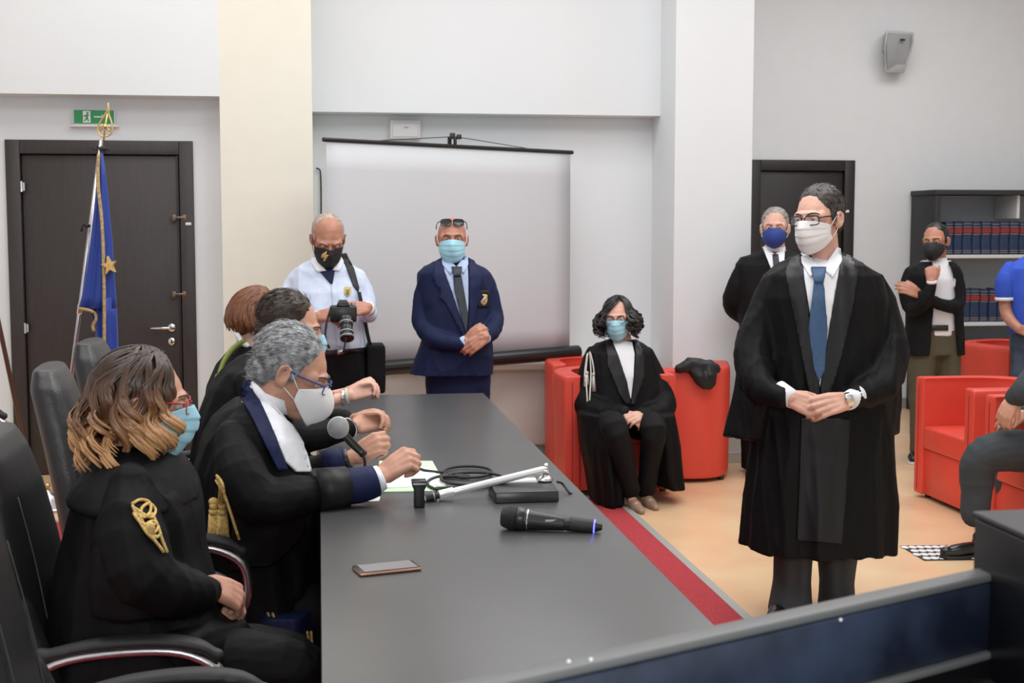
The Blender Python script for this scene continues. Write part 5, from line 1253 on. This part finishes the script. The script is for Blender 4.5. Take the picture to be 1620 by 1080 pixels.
# ---- woman nearest, wavy hair
f = Fig('seated woman with wavy brown and blond hair, red glasses, blue mask, black robe, nearest', 3.2, (230, 1300))
f.skin = M['skin']
f.head(227, 638, 97, 6, 0, 1.02, dy=0, neck=(218, 718, .0))
f.limb(f.mb, [(215, 760, 0, 62), (205, 850, 0, 70), (200, 960, 0, 72)])
rb = MB(); f.sleeve(rb, [(205, 770, -.17, 36), (205, 850, -.22, 62), (228, 915, -.25, 60), (285, 935, -.20, 42), (330, 934, -.12, 24)], .42)
f.sleeve(rb, [(205, 770, .17, 36), (205, 850, .22, 60), (245, 920, .22, 52), (330, 930, .08, 24)], .42)
hw = f.J(334, 925, -.10); hand_prims(f.mb, hw, f.J(382, 948, -.05)-hw, (.1, -.7, .8), 1, 1.0, curls=[(42, 50, 30), (42, 50, 30), (45, 50, 30), (48, 50, 30)], thumb=(25, 5))
hw = f.J(338, 935, .08); hand_prims(f.mb, hw, f.J(378, 948, 0)-hw, (.3, .6, .7), -1, 1.0, curl=(40, 50, 30), thumb=(30, 10))
tb = MB(); f.sleeve(tb, [(225, 1045, -.10, 58), (330, 1046, -.11, 55), (440, 1052, -.11, 52), (468, 1078, -.10, 46), (478, 1150, -.08, 40), (470, 1280, -.06, 32), (468, 1350, -.06, 30)], .5)
f.sleeve(tb, [(225, 1040, .12, 56), (330, 1036, .13, 53), (450, 1040, .13, 48), (480, 1062, .13, 42), (488, 1150, .12, 38), (482, 1280, .12, 32), (480, 1340, .12, 30)], .5)
body = f.body(f.skin, .0045, .45); f.eyes(); f.brows(M['hairbr'], .0025)
locks(f, M['balayage'], 560, (46, 314), (.125, .215), .021, 1.25, .0050, 11, .018, (.087, .108, .099), part=10, clump=9)
# face-framing fringe swept from the parting, kept behind the glasses
f.mask(M['maskb']); f.glasses(M['framer'], .024, .017, .0016)
mb = MB(); mb.add(rb.v, rb.f)
f.rings(mb, [(708, 188, 258, .085, 0), (722, 168, 280, .12, 0), (742, 146, 298, .16, 0), (768, 124, 314, .195, 0), (800, 112, 322, .215, 0), (860, 98, 326, .22, 0), (930, 82, 345, .235, 0), (1000, 66, 390, .25, 0), (1100, 50, 430, .27, 0)], k=9, amp=.035, pw=.9, flare=.6)
robe = f.cloth('court_robe', mb, M['robe'], .0065, wr=[(.026, (9, 9, 2.6), 17), (.010, (22, 22, 7), 18)])
mb = MB()   # folded cowl collar
for i_, (py, r0, dxx) in enumerate(((772, 1.0, -2), (758, .93, 0), (740, .78, 2), (722, .62, 2))):
    pass
f.rings(mb, [(700, 182, 262, .085, 0), (716, 160, 276, .12, 0), (738, 138, 292, .165, 0), (762, 118, 306, .20, 0), (782, 106, 314, .222, 0), (790, 108, 312, .218, 0)], k=6, amp=.02, pw=.92)
cw = f.cloth('cowl_collar', mb, M['robe'], .007, wr=[(.008, (12, 12, 8), 5)], smooth=5)
mb = MB(); f.rings(mb, [(800, 158, 244, .06, -.20), (860, 146, 264, .085, -.21), (920, 140, 276, .09, -.215), (966, 144, 276, .085, -.215)], k=5, amp=.06, pw=.9)
f.cloth('hanging_sleeve', mb, M['robe'], .0065, wr=[(.020, (12, 12, 2.6), 37)])
tr = f.cloth('trousers', tb, M['blacksuit'], .007, wr=[(.020, (8, 8, 8), 19), (.007, 24, 3)])
mb = MB(); f.rings(mb, [(962, 232, 345, .21, -.04), (985, 205, 385, .225, -.02), (1020, 200, 405, .235, 0), (1080, 195, 415, .25, 0), (1180, 190, 420, .26, 0)], k=6, amp=.04)
f.cloth('robe_lap', mb, M['robe'], .007, wr=[(.018, (9, 9, 6), 29)])
for q_ in ((472, 1340, -.08), (482, 1340, .12)): c_ = f.J(*q_); shoes(f, [(c_.x-.03, c_.y, 92)], z0=.0085)
# gold cord ornament on the sleeve
rbv = bvh_of(robe, *[o_ for o_ in f.root.children if o_.name.startswith('hanging_sleeve')])
def on_(b, px, py, o, fb):
    d = ray(px, py).normalized(); h = b.ray_cast(CAMP, d)
    return CAMP+d*(((h[0]-CAMP).length if h[0] is not None else (fb-CAMP).length)-o)
def cordpath(fig, b, name, pts, r, m, n=8, sub=4, o=None):
    k = MB(); k.tube([on_(b, x, y, o or r, fig.J(x, y, -.2)) for x, y in pts], r, n=n, sub=sub, ends=True); return k.build(name, m, fig.root, smooth=True)
for pts in ([(210, 796), (222, 790), (236, 794), (238, 808), (228, 818), (216, 812), (210, 800)], [(214, 804), (226, 812), (240, 818), (246, 806), (236, 796), (224, 804), (222, 822)],
            [(212, 812), (222, 826), (236, 832), (246, 826), (240, 814), (226, 816), (218, 806)], [(224, 822), (232, 836), (244, 842), (250, 832), (242, 824), (232, 828)],
            [(218, 820), (232, 842), (246, 856), (258, 872)], [(240, 812), (250, 832), (256, 852), (264, 872)], [(230, 834), (240, 846), (252, 848)], [(234, 842), (246, 850), (254, 844)]):
    cordpath(f, rbv, 'gold_cord', pts, .0036, M['gold'], o=.008)
k = MB(); k.ell(on_(rbv, 237, 836, .010, f.J(237, 836)), (.012, .009, .016)); k.build('gold_knot', M['gold'], f.root, smooth=True)
k = MB(); a = f.J(368, 948, -.045); k.tube([a+V((.010*math.cos(t), 0, .010*math.sin(t))) for t in [2*PI*i/14 for i in range(14)]], .0022, n=6, closed=True); k.build('ring', M['chrome'], f.root, smooth=True)
k = MB(); k.ell(f.X @ V((-.084, -.006, -.036)), (.005,)*3, n=10, k=8); k.build('earring', M['chrome'], f.root, smooth=True)

# ---- grey haired man leaning over his papers
f = Fig('seated grey haired man in black robe, blue glasses and white cup mask, leaning over papers', 4.0, (400, 1174))
f.skin = M['skin']
f.head(460, 590, 84, 24, 0, 1.13, neck=(413, 655, 0))
f.limb(f.mb, [(400, 700, 0, 46), (395, 780, 0, 52), (392, 860, 0, 54), (392, 920, 0, 54)])
rb = MB(); f.sleeve(rb, [(368, 690, -.16, 30), (380, 745, -.24, 44), (412, 790, -.26, 46), (470, 785, -.24, 37), (520, 775, -.21, 29), (556, 768, -.19, 25)], .42)
f.sleeve(rb, [(395, 690, .16, 28), (440, 745, .20, 32), (490, 745, .20, 27), (525, 732, .18, 22)], .5)
hw = f.J(604, 752, -.17); d_ = f.J(640, 728, -.17)-hw; hand_prims(f.mb, hw, d_, (-.45, -.75, .55), 1, 1.05, curls=[(62, 80, 45), (66, 84, 45), (70, 86, 45), (72, 86, 45)], thumb=(20, 30))
hw = f.J(560, 722, .17); hand_prims(f.mb, hw, f.J(585, 708, .16)-hw, (-.1, -.9, .5), 1, 1.0, curls=[(55, 70, 40), (60, 74, 40), (62, 76, 40), (66, 76, 40)], thumb=(30, 30))
f.limb(f.mb, [(592, 757, -.175, 15), (604, 751, -.17, 13)]); f.limb(f.mb, [(540, 730, .175, 14), (560, 722, .17, 12)])
body = f.body(f.skin, .0045, .5); f.eyes(closed=.6); f.brows(M['hairdg'], .0035)
f.hair(M['hairgr'], 'short', 1700, .026, (0, -.9, -.35), 1.3, 12, tr=.0009, lift=.10)
f.mask(M['maskw'], 'ffp'); f.glasses(M['frameb'], .025, .015, .0019, z=.003, y0=.108)
mb = MB(); mb.add(rb.v, rb.f)
f.rings(mb, [(632, 372, 432, .085, 0), (645, 352, 448, .12, 0), (662, 336, 462, .16, 0), (690, 320, 474, .20, 0), (740, 305, 486, .225, 0), (820, 300, 500, .235, 0), (900, 318, 508, .235, 0), (960, 338, 510, .24, 0), (1060, 350, 512, .25, 0)], k=9, amp=.03, pw=.9)
mb.loft([[f.J(x, y, d) for x, y, d in r_] for r_ in (
  [(372, 770, -.27), (440, 770, -.29), (500, 765, -.26), (500, 762, -.16), (440, 760, -.12), (372, 760, -.12)],
  [(366, 830, -.29), (440, 832, -.30), (494, 812, -.26), (494, 810, -.18), (440, 824, -.16), (366, 826, -.16)],
  [(362, 905, -.28), (430, 900, -.28), (484, 848, -.24), (484, 846, -.19), (430, 890, -.18), (362, 896, -.18)])])
robe = f.cloth('court_robe', mb, M['robe'], .0068, wr=[(.022, (9, 9, 3.2), 23), (.009, (24, 24, 8), 24)])
f.collar(M['shirtw'], 421, 640, 0, .075, .072, .04, (.45, 0, 1), name='shirt_collar_band')
k = MB(); k.tube([f.J(400, 606, -.035), f.J(408, 618, -.068), f.J(430, 645, -.078), f.J(452, 672, -.06)], [.006, .012, .015, .013], n=10, sub=3, flat=.45, ends=True, up=(0, -1, .2)); k.build('shirt_collar', M['shirtw'], f.root, smooth=True)
f.panel('white_shirt', [robe, body], [(404, 612), (420, 632), (440, 655), (462, 672), (480, 700), (493, 746), (468, 746), (452, 730), (436, 690), (414, 640)], M['shirtw'], .020, .006, soft=2)
f.panel('navy_facing', [robe, body], [(386, 602), (398, 600), (414, 640), (436, 690), (456, 744), (440, 744), (418, 700), (396, 655), (378, 625)], M['navyface'], .021, .005, soft=2)
k = MB(); k.tube([f.J(545, 769, -.195), f.J(570, 767, -.19), f.J(594, 760, -.18)], [.054, .052, .047], n=22, sub=2, flat=1.0); k.build('navy_cuff', M['navyface'], f.root, smooth=True)
k = MB(); k.tube([f.J(500, 776, -.225), f.J(548, 770, -.197)], [.064, .060], n=22, sub=2); k.build('satin_cuff', M['satin'], f.root, smooth=True)
k = MB(); k.tube([f.J(590, 761, -.18), f.J(603, 755, -.173)], [.042, .038], n=20); k.build('shirt_cuff', M['shirtw'], f.root, smooth=True)
k = MB(); k.tube([f.J(515, 735, .18), f.J(546, 726, .175)], [.046, .044], n=20); k.build('navy_cuff', M['navyface'], f.root, smooth=True)
k = MB(); k.tube([f.J(545, 728, .175), f.J(554, 725, .172)], [.036, .034], n=20); k.build('watch_strap', M['blackp'], f.root, smooth=True)
bq = bvh_of(robe)
for pts in ([(343, 752), (348, 770), (346, 800)], [(343, 752), (352, 765), (356, 790)], [(345, 754), (358, 790), (378, 852)], [(342, 760), (350, 775), (352, 800)]): cordpath(f, bq, 'gold_cord', pts, .0042, M['gold'], o=.007)
for (x, y), h, w_ in (((338, 812), 50, 9), ((352, 812), 52, 9)):
    q = on_(bq, x, y, .016, f.J(x, y, -.2)); s_ = f.Y/FPX
    k = MB(); k.tube([q+V((0, 0, .03)), q+V((0, 0, .012))], .012, n=12); k.ell(q+V((0, 0, .034)), (.014, .012, .012)); k.tube([q+V((0, 0, .012)), q+V((0, 0, -.004))], [.014, .013], n=12)
    k.build('tassel_head', M['gold'], f.root, smooth=True)
    k = MB()
    for i in range(22):
        a = 2*PI*i/22; k.tube([q+V((.012*math.cos(a), .010*math.sin(a), 0)), q+V((.016*math.cos(a), .012*math.sin(a), -.05)), q+V((.019*math.cos(a), .013*math.sin(a), -h*s_))], .0022, n=5)
    k.build('tassel_fringe', M['gold'], f.root, smooth=True)['kind'] = 'stuff'
cordpath(f, bq, 'gold_knot', [(350, 798), (356, 802), (352, 808), (348, 802)], .006, M['gold'], o=.010)
mb = MB(); f.rings(mb, [(940, 395, 507, .26, -.03), (1000, 390, 509, .27, -.03), (1100, 390, 510, .27, -.03)], k=6, amp=.03)
rl = f.cloth('navy_robe_lap', mb, M['navyface'], .008, wr=[(.012, (9, 9, 6), 29)])
bl = bvh_of(rl)
for pts in ([(416, 945), (424, 970), (432, 1000)], [(424, 945), (432, 972), (440, 1002)], [(486, 1000), (488, 1012), (489, 1030)], [(492, 1000), (493, 1012), (494, 1030)]): cordpath(f, bl, 'gold_stripe', pts, .0045, M['gold'], o=.003)
shoes(f, [(f.J(520, 1130).x-.03, f.Y-.12, 90), (f.J(520, 1130).x-.03, f.Y+.12, 90)], z0=.0085)
tb = MB(); f.limb(tb, [(400, 960, -.12, 44), (500, 965, -.12, 42), (520, 1000, -.12, 34), (520, 1130, -.12, 26)]); f.limb(tb, [(400, 960, .12, 44), (500, 965, .12, 42), (524, 1000, .12, 34), (524, 1120, .12, 26)])
f.cloth('trousers', tb, M['blacksuit'], .011)

# ---- dark haired man, hands folded
f = Fig('dark haired man in black robe seated behind the grey haired man, hands folded on table', 4.85, (410, 1031))
f.skin = M['skin']
f.head(458, 521, 88, 12, 0, 1.10, neck=(425, 575, 0))
f.limb(f.mb, [(412, 610, 0, 36), (395, 700, 0, 44), (385, 780, 0, 46)])
rb = MB(); f.sleeve(rb, [(390, 608, -.15, 24), (420, 660, -.20, 32), (470, 690, -.20, 30), (520, 684, -.16, 24), (548, 678, -.13, 20)], .45)
f.sleeve(rb, [(400, 605, .15, 22), (450, 650, .18, 26), (510, 665, .10, 22), (545, 664, .02, 18)], .45)
hw = f.J(562, 674, -.10); hand_prims(f.mb, hw, f.J(600, 664, -.06)-hw, (-.2, -.8, .5), 1, 1.08, curls=[(30, 30, 20), (34, 38, 25), (38, 44, 30), (40, 48, 30)], thumb=(25, 5))
hw = f.J(562, 664, -.01); hand_prims(f.mb, hw, f.J(600, 655, -.05)-hw, (.1, .5, .9), -1, 1.05, curl=(38, 50, 30), thumb=(30, 5))
body = f.body(f.skin, .0055, .5); f.eyes(); f.brows(M['hairbr'], .003)
f.hair(M['hairbr'], 'short', 900, .024, (0, -.9, -.4), 1.2, 14, lift=.12); f.mask(M['maskb'])
mb = MB(); mb.add(rb.v, rb.f)
f.rings(mb, [(556, 396, 446, .08, 0), (566, 376, 458, .12, 0), (582, 352, 468, .17, 0), (610, 330, 476, .20, 0), (660, 310, 486, .22, 0), (760, 296, 495, .23, 0), (900, 300, 500, .24, 0)], k=8, amp=.03, pw=.9)
f.cloth('court_robe', mb, M['robe'], .008, wr=[(.020, (9, 9, 3.5), 33)])
k = MB(); k.tube([f.J(545, 680, -.13), f.J(553, 676, -.115)], .038, n=20); k.build('shirt_cuff', M['shirtw'], f.root, smooth=True)
k = MB(); k.tube([f.J(553, 676, -.115), f.J(557, 674, -.11)], .034, n=20); k.build('watch_strap', M['blackp'], f.root, smooth=True)
shoes(f, [(f.J(496, 1000).x-.04, f.Y-.07, 90), (f.J(496, 1000).x-.04, f.Y+.07, 90)], z0=.0085)
tb = MB(); f.limb(tb, [(390, 830, 0, 60), (480, 830, 0, 56), (496, 860, 0, 40), (496, 1000, 0, 36)]); f.cloth('trousers', tb, M['blacksuit'], .012)

# ---- auburn haired woman, farthest
f = Fig('auburn haired woman in black robe with green collar edge, farthest seated at the table', 5.6, (400, 941))
f.skin = M['skinpale']
f.head(410, 503, 92, 5, 0, 1.0, neck=(398, 545, 0))
f.limb(f.mb, [(392, 580, 0, 28), (385, 650, 0, 36), (385, 720, 0, 38)])
rb = MB(); f.sleeve(rb, [(385, 580, -.14, 20), (420, 625, -.18, 24), (470, 645, -.18, 22), (505, 638, -.16, 18)], .45); f.sleeve(rb, [(385, 580, .14, 20), (430, 625, .16, 22), (500, 632, .0, 16)], .45)
f.limb(f.mb, [(500, 638, -.16, 10), (530, 632, -.13, 9.5), (552, 626, -.11, 9)]); f.limb(f.mb, [(500, 632, .0, 9), (550, 620, -.04, 8)])
hw = f.J(553, 625, -.11); hand_prims(f.mb, hw, f.J(588, 612, -.10)-hw, (-.2, -.9, .4), 1, .98, curls=[(42, 52, 30), (44, 52, 30), (46, 52, 30), (48, 52, 30)], thumb=(25, 5))
hw = f.J(552, 619, -.05); hand_prims(f.mb, hw, f.J(586, 608, -.07)-hw, (.1, .5, .9), -1, .98, curl=(38, 50, 30), thumb=(30, 5))
body = f.body(f.skin, .0055, .5); f.eyes(); f.mask(M['maskb'])
locks(f, M['hairau'], 200, (70, 290), (.085, .11), .003, 1, .009, 21, .022, (.086, .106, .098), part=15)
mb = MB(); mb.add(rb.v, rb.f)
f.rings(mb, [(545, 376, 426, .08, 0), (556, 358, 440, .12, 0), (575, 344, 450, .17, 0), (610, 330, 456, .20, 0), (700, 318, 462, .21, 0), (820, 316, 466, .22, 0)], k=8, amp=.03, pw=.9)
robe = f.cloth('court_robe', mb, M['robe'], .009, wr=[(.016, (9, 9, 3.5), 35)])
k = MB(); k.tube([f.J(384, 540, -.075), f.J(368, 552, -.11), f.J(354, 572, -.15), f.J(345, 596, -.19)], [.014, .018, .018, .014], n=8, sub=3, flat=.5, ends=True); k.build('green_collar_edge', M['greenc'], f.root, smooth=True)
k = MB(); k.tube([f.J(376, 530, -.07), f.J(382, 540, -.075), f.J(390, 546, -.07)], .012, n=8, sub=3, ends=True); k.build('white_collar', M['shirtw'], f.root, smooth=True)
for i, (x, y) in enumerate(((543, 629), (549, 627))):
    for a in range(2):
        c = f.J(x+a*2.5, y-a*.5, -.118); k = MB(); k.tube([c+V((.006*math.cos(t+i), .031*math.cos(t), .031*math.sin(t))) for t in [2*PI*q/16 for q in range(16)]], .0048 if a == 0 else .003, n=6, closed=True)
        k.build('bracelet', M['chrome'] if i == 0 else M['silverthread'], f.root, smooth=True)
k = MB(); c = f.J(526, 633, -.135); k.tube([c+V((.006*math.cos(t), .034*math.cos(t), .034*math.sin(t))) for t in [2*PI*q/16 for q in range(16)]], .005, n=6, closed=True); k.build('gold_bracelet', M['brass'], f.root, smooth=True)
shoes(f, [(f.J(488, 920).x-.04, f.Y-.06, 90), (f.J(488, 920).x-.04, f.Y+.06, 90)], z0=.0085)
tb = MB(); f.limb(tb, [(390, 760, 0, 54), (470, 760, 0, 50), (488, 790, 0, 36), (488, 920, 0, 30)]); f.cloth('trousers', tb, M['blacksuit'], .012)

# ------------------------------------------------------------------ things on the table
def T(px, py, z=TZ): return PZ(px, py, z)
def poly_slab(name, pts, z0, z1, m, par=None, bev=0):
    return MB().prism([(p.x, p.y) for p in pts][::-1], z0, z1, axis='Z').build(name, m, par, bevel=bev)
o = poly_slab('green_folder', [T(596, 779), T(710, 777), T(684, 730), T(600, 730)], TZ+.0005, TZ+.003, M['folder']); tag(o, 'pale green folder lying open under white sheets by the grey haired man fist', 'folder')
o = poly_slab('paper_sheet', [T(600, 774), T(704, 769), T(682, 741), T(606, 742)], TZ+.0035, TZ+.0047, M['paper']); tag(o, 'white sheet of paper lying on the green folder', 'paper')
o = poly_slab('paper_sheet', [T(510, 796), T(600, 793), T(602, 783), T(512, 786)], TZ+.0005, TZ+.0015, M['paper']); tag(o, 'thin edge of white paper under the grey haired man dark sleeve', 'paper')
# smartphone
p0, p1, p2, p3 = T(557, 915), T(673, 903), T(652, 891), T(563, 899)
c = (p0+p1+p2+p3)/4; r = thing('smartphone', 'rose gold edged smartphone lying face up on the near table', 'phone', c)
u = (p1-p0); u.z = 0; L_ = .145; u.normalize(); v = V((-u.y, u.x, 0)); X = Matrix.Translation((c.x, c.y, TZ)) @ Matrix(((u.x, v.x, 0, 0), (u.y, v.y, 0, 0), (0, 0, 1, 0), (0, 0, 0, 1)))
MB().box((0, 0, .0048), (.150, .074, .008), X=X).build('phone_body', M['rose'], r, bevel=.0035)
MB().box((0, 0, .0092), (.146, .070, .0014), X=X).build('bezel', M['blackp'], r, bevel=.0005); MB().box((.002, 0, .0102), (.128, .066, .0008), X=X).build('phone_screen', M['phone'], r)
MB().box((-.045, -.0375, .005), (.018, .0014, .002), X=X).build('side_button', M['brass'], r)
# handheld wireless microphone
a = T(800, 818, TZ+.032); b = T(955, 834, TZ+.014); d = (b-a).normalized(); L_ = (b-a).length
r = thing('wireless_microphone', 'black handheld wireless microphone with blue ring lying on the near table', 'microphone', (a+b)/2)
def seg(name, t0, t1, r0, r1, m, bev=0): return MB().tube([a+d*(L_*t0), a+d*(L_*(t0+t1)/2), a+d*(L_*t1)], [r0, (r0+r1)/2, r1], n=24).build(name, m, r, bevel=bev)
k = MB(); k.tube([a-d*.012, a+d*(L_*.05), a+d*(L_*.12)], [.024, .032, .032], n=24); k.build('grille_head', mat('black_mesh', (.012, .012, .012), .4, bump=.9, bscale=500), r, bevel=.005)
seg('grille_collar', .12, .20, .0325, .030, M['blackp'], .002); seg('silver_ring', .225, .237, .029, .0288, M['chrome']); seg('upper_barrel', .20, .60, .028, .0195, M['blackp']); seg('lower_barrel', .60, .66, .018, .0195, M['blackp']); seg('battery_sleeve', .66, .90, .019, .018, M['blackm'], .001)
seg('blue_ring', .90, .915, .0188, .0188, M['bluelight']); seg('antenna_cap', .915, .985, .0155, .008, M['blackp'], .001)
q = a+d*(L_*.45)+V((0, -.022, .008)); k = MB(); k.box(q, (.030, .002, .005)); k.build('maker_mark', M['greyp'], r)
# flat black stand base with white card, silver jointed arm
p0, p1, p2, p3 = T(784, 797), T(887, 797), T(884, 768), T(783, 772)
c = (p0+p1+p2+p3)/4; r = thing('desk_microphone_stand', 'white tubular microphone arm lying across the table on its flat black base', 'microphone stand', c)
w_ = (p1-p0).length; c0 = V(((p0.x+p1.x)/2, p0.y, TZ)); k = MB()
k.loft([[V((p0.x, p0.y, TZ+.001)), V((p1.x, p0.y, TZ+.001)), V((p1.x, p0.y+.17, TZ+.001)), V((p0.x, p0.y+.17, TZ+.001))], [V((p0.x, p0.y+.005, TZ+.033)), V((p1.x, p0.y+.005, TZ+.033)), V((p1.x, p0.y+.17, TZ+.042)), V((p0.x, p0.y+.17, TZ+.042))]]); k.build('base_box', M['blackp'], r, bevel=.003)
k = MB(); k.loft([[V((p0.x+.005, p0.y+.11, TZ+.038)), V((p1.x-.045, p0.y+.11, TZ+.038)), V((p1.x-.045, p0.y+.16, TZ+.041)), V((p0.x+.005, p0.y+.16, TZ+.041))], [V((p0.x+.005, p0.y+.11, TZ+.041)), V((p1.x-.045, p0.y+.11, TZ+.041)), V((p1.x-.045, p0.y+.16, TZ+.0445)), V((p0.x+.005, p0.y+.16, TZ+.0435))]]); k.build('white_strip', M['white'], r)
hx = V((p1.x-.020, p0.y+.13, TZ+.04))
MB().lathe([(0, 0), (.026, 0), (.026, .004), (.018, .010), (.012, .016), (0, .018)], 20, c=hx).build('swivel_plate', M['chrome'], r, smooth=True)
k = MB(); k.ell(hx+V((0, 0, .028)), (.015, .015, .017)); k.ell(hx+V((.004, 0, .045)), (.009, .009, .008)); k.build('ball_joint', M['chrome'], r, smooth=True)
e1 = T(712, 779, TZ+.022); s1 = hx+V((-.005, -.005, .034))
ra = r
dd = (e1-s1).normalized(); MB().tube([s1, e1], .0115, n=16).build('arm_tube', M['whitemetal'], ra, bevel=.002)
k = MB(); k.tube([e1-dd*.01, e1+dd*.035], .0165, n=6); k.build('hex_joint', M['whitemetal'], ra, bevel=.002)
k = MB(); k.tube([e1+dd*.035, e1+dd*.05], .009, n=12); k.tube([e1+dd*.045, e1+dd*.085], .014, n=16); k.build('dark_coupling', M['blackp'], ra, bevel=.001)
for t in (.05, .078): MB().tube([e1+dd*t, e1+dd*(t+.003)], .0152, n=18).build('coupling_ring', M['chrome'], ra)
# small black upright clip beside it
c = T(663, 801); r = thing('desk_clip', 'small upright black clip with silver rim beside the paper', 'clip', c)
k = MB(); k.loft([[c+V((x*.038*w/2, y*.022, z)) for x, y in ((-1, -1), (1, -1), (1, 1), (-1, 1))] for z, w in ((.001, .8), (.05, .75), (.062, 1.05), (.078, 1.15))]); k.build('clip_body', M['blackp'], r, bevel=.003)
k = MB(); k.box(c+V((0, -.0225, .07)), (.036, .003, .004)); k.build('silver_rim', M['chrome'], r)
# cable coils
o = MB()
def loop(cx, cy, rx, ry, a0, a1, n=18, z=0): return [T(cx+rx*math.cos(rad(a0+(a1-a0)*i/n)), cy+ry*math.sin(rad(a0+(a1-a0)*i/n)), TZ+.006+z) for i in range(n+1)]
pts = [T(652, 736, TZ+.008), T(672, 744, TZ+.008), T(700, 747, TZ+.006)] + loop(740, 746, 38, 9, 170, 520, 20, .002) + loop(748, 757, 50, 10, 200, 560, 20, .006) + loop(720, 764, 44, 13, 300, 120, 14, .002) + [T(690, 772, TZ+.006), T(740, 770, TZ+.006), T(790, 766, TZ+.006)]
o.tube(pts, .0048, n=8, sub=2); o = o.build('coiled_cable', M['blackm'], None, smooth=True); tag(o, 'black cable coiled loosely between the folder and the microphone base', 'cable')
o = MB().tube([T(882, 762, TZ+.04), T(890, 765, TZ+.02), T(900, 778, TZ+.006), T(905, 782, TZ-.002)], .004, n=8, sub=4).build('base_cable', M['blackm'], None, smooth=True); tag(o, 'short black cable running from the arm joint over the table edge', 'cable')
# gooseneck microphone held in his left hand
g = P(535, 676, 3.95); r = thing('held_microphone', 'black microphone with round silver mesh head held up by the grey haired man', 'microphone', g)
h0 = P(556, 700, 4.02); h1 = P(574, 717, 4.06); n_ = (h0-g).normalized()
k = MB(); k.ell(g, (.031, .031, .031), n=24, k=16); k.build('mesh_head', M['micgrille'], r, smooth=True)
fr = V((.1, -1, .1)).normalized(); q = fr.to_track_quat('Z', 'Y').to_matrix()
k = MB(); k.tube([g+q @ V((.0305*math.cos(t), .0305*math.sin(t), 0)) for t in [2*PI*i/24 for i in range(24)]], .003, n=6, closed=True); k.build('mesh_rim', M['steel'], r, smooth=True)
k = MB(); k.tube([g+n_*.026, g+n_*.04, h0, h1], [.014, .011, .013, .011], n=12, sub=2); k.ell(h1, (.013,)*3); k.build('handle', M['blackp'], r, smooth=True)
o = MB().tube([h1, P(578, 735, 4.1), T(570, 752, TZ+.01), T(588, 748, TZ+.008), T(600, 752, TZ+.008)], .005, n=8, sub=4).build('held_microphone_cable', M['blackm'], None, smooth=True); tag(o, 'short black cable hanging from the held microphone down to the papers', 'cable')
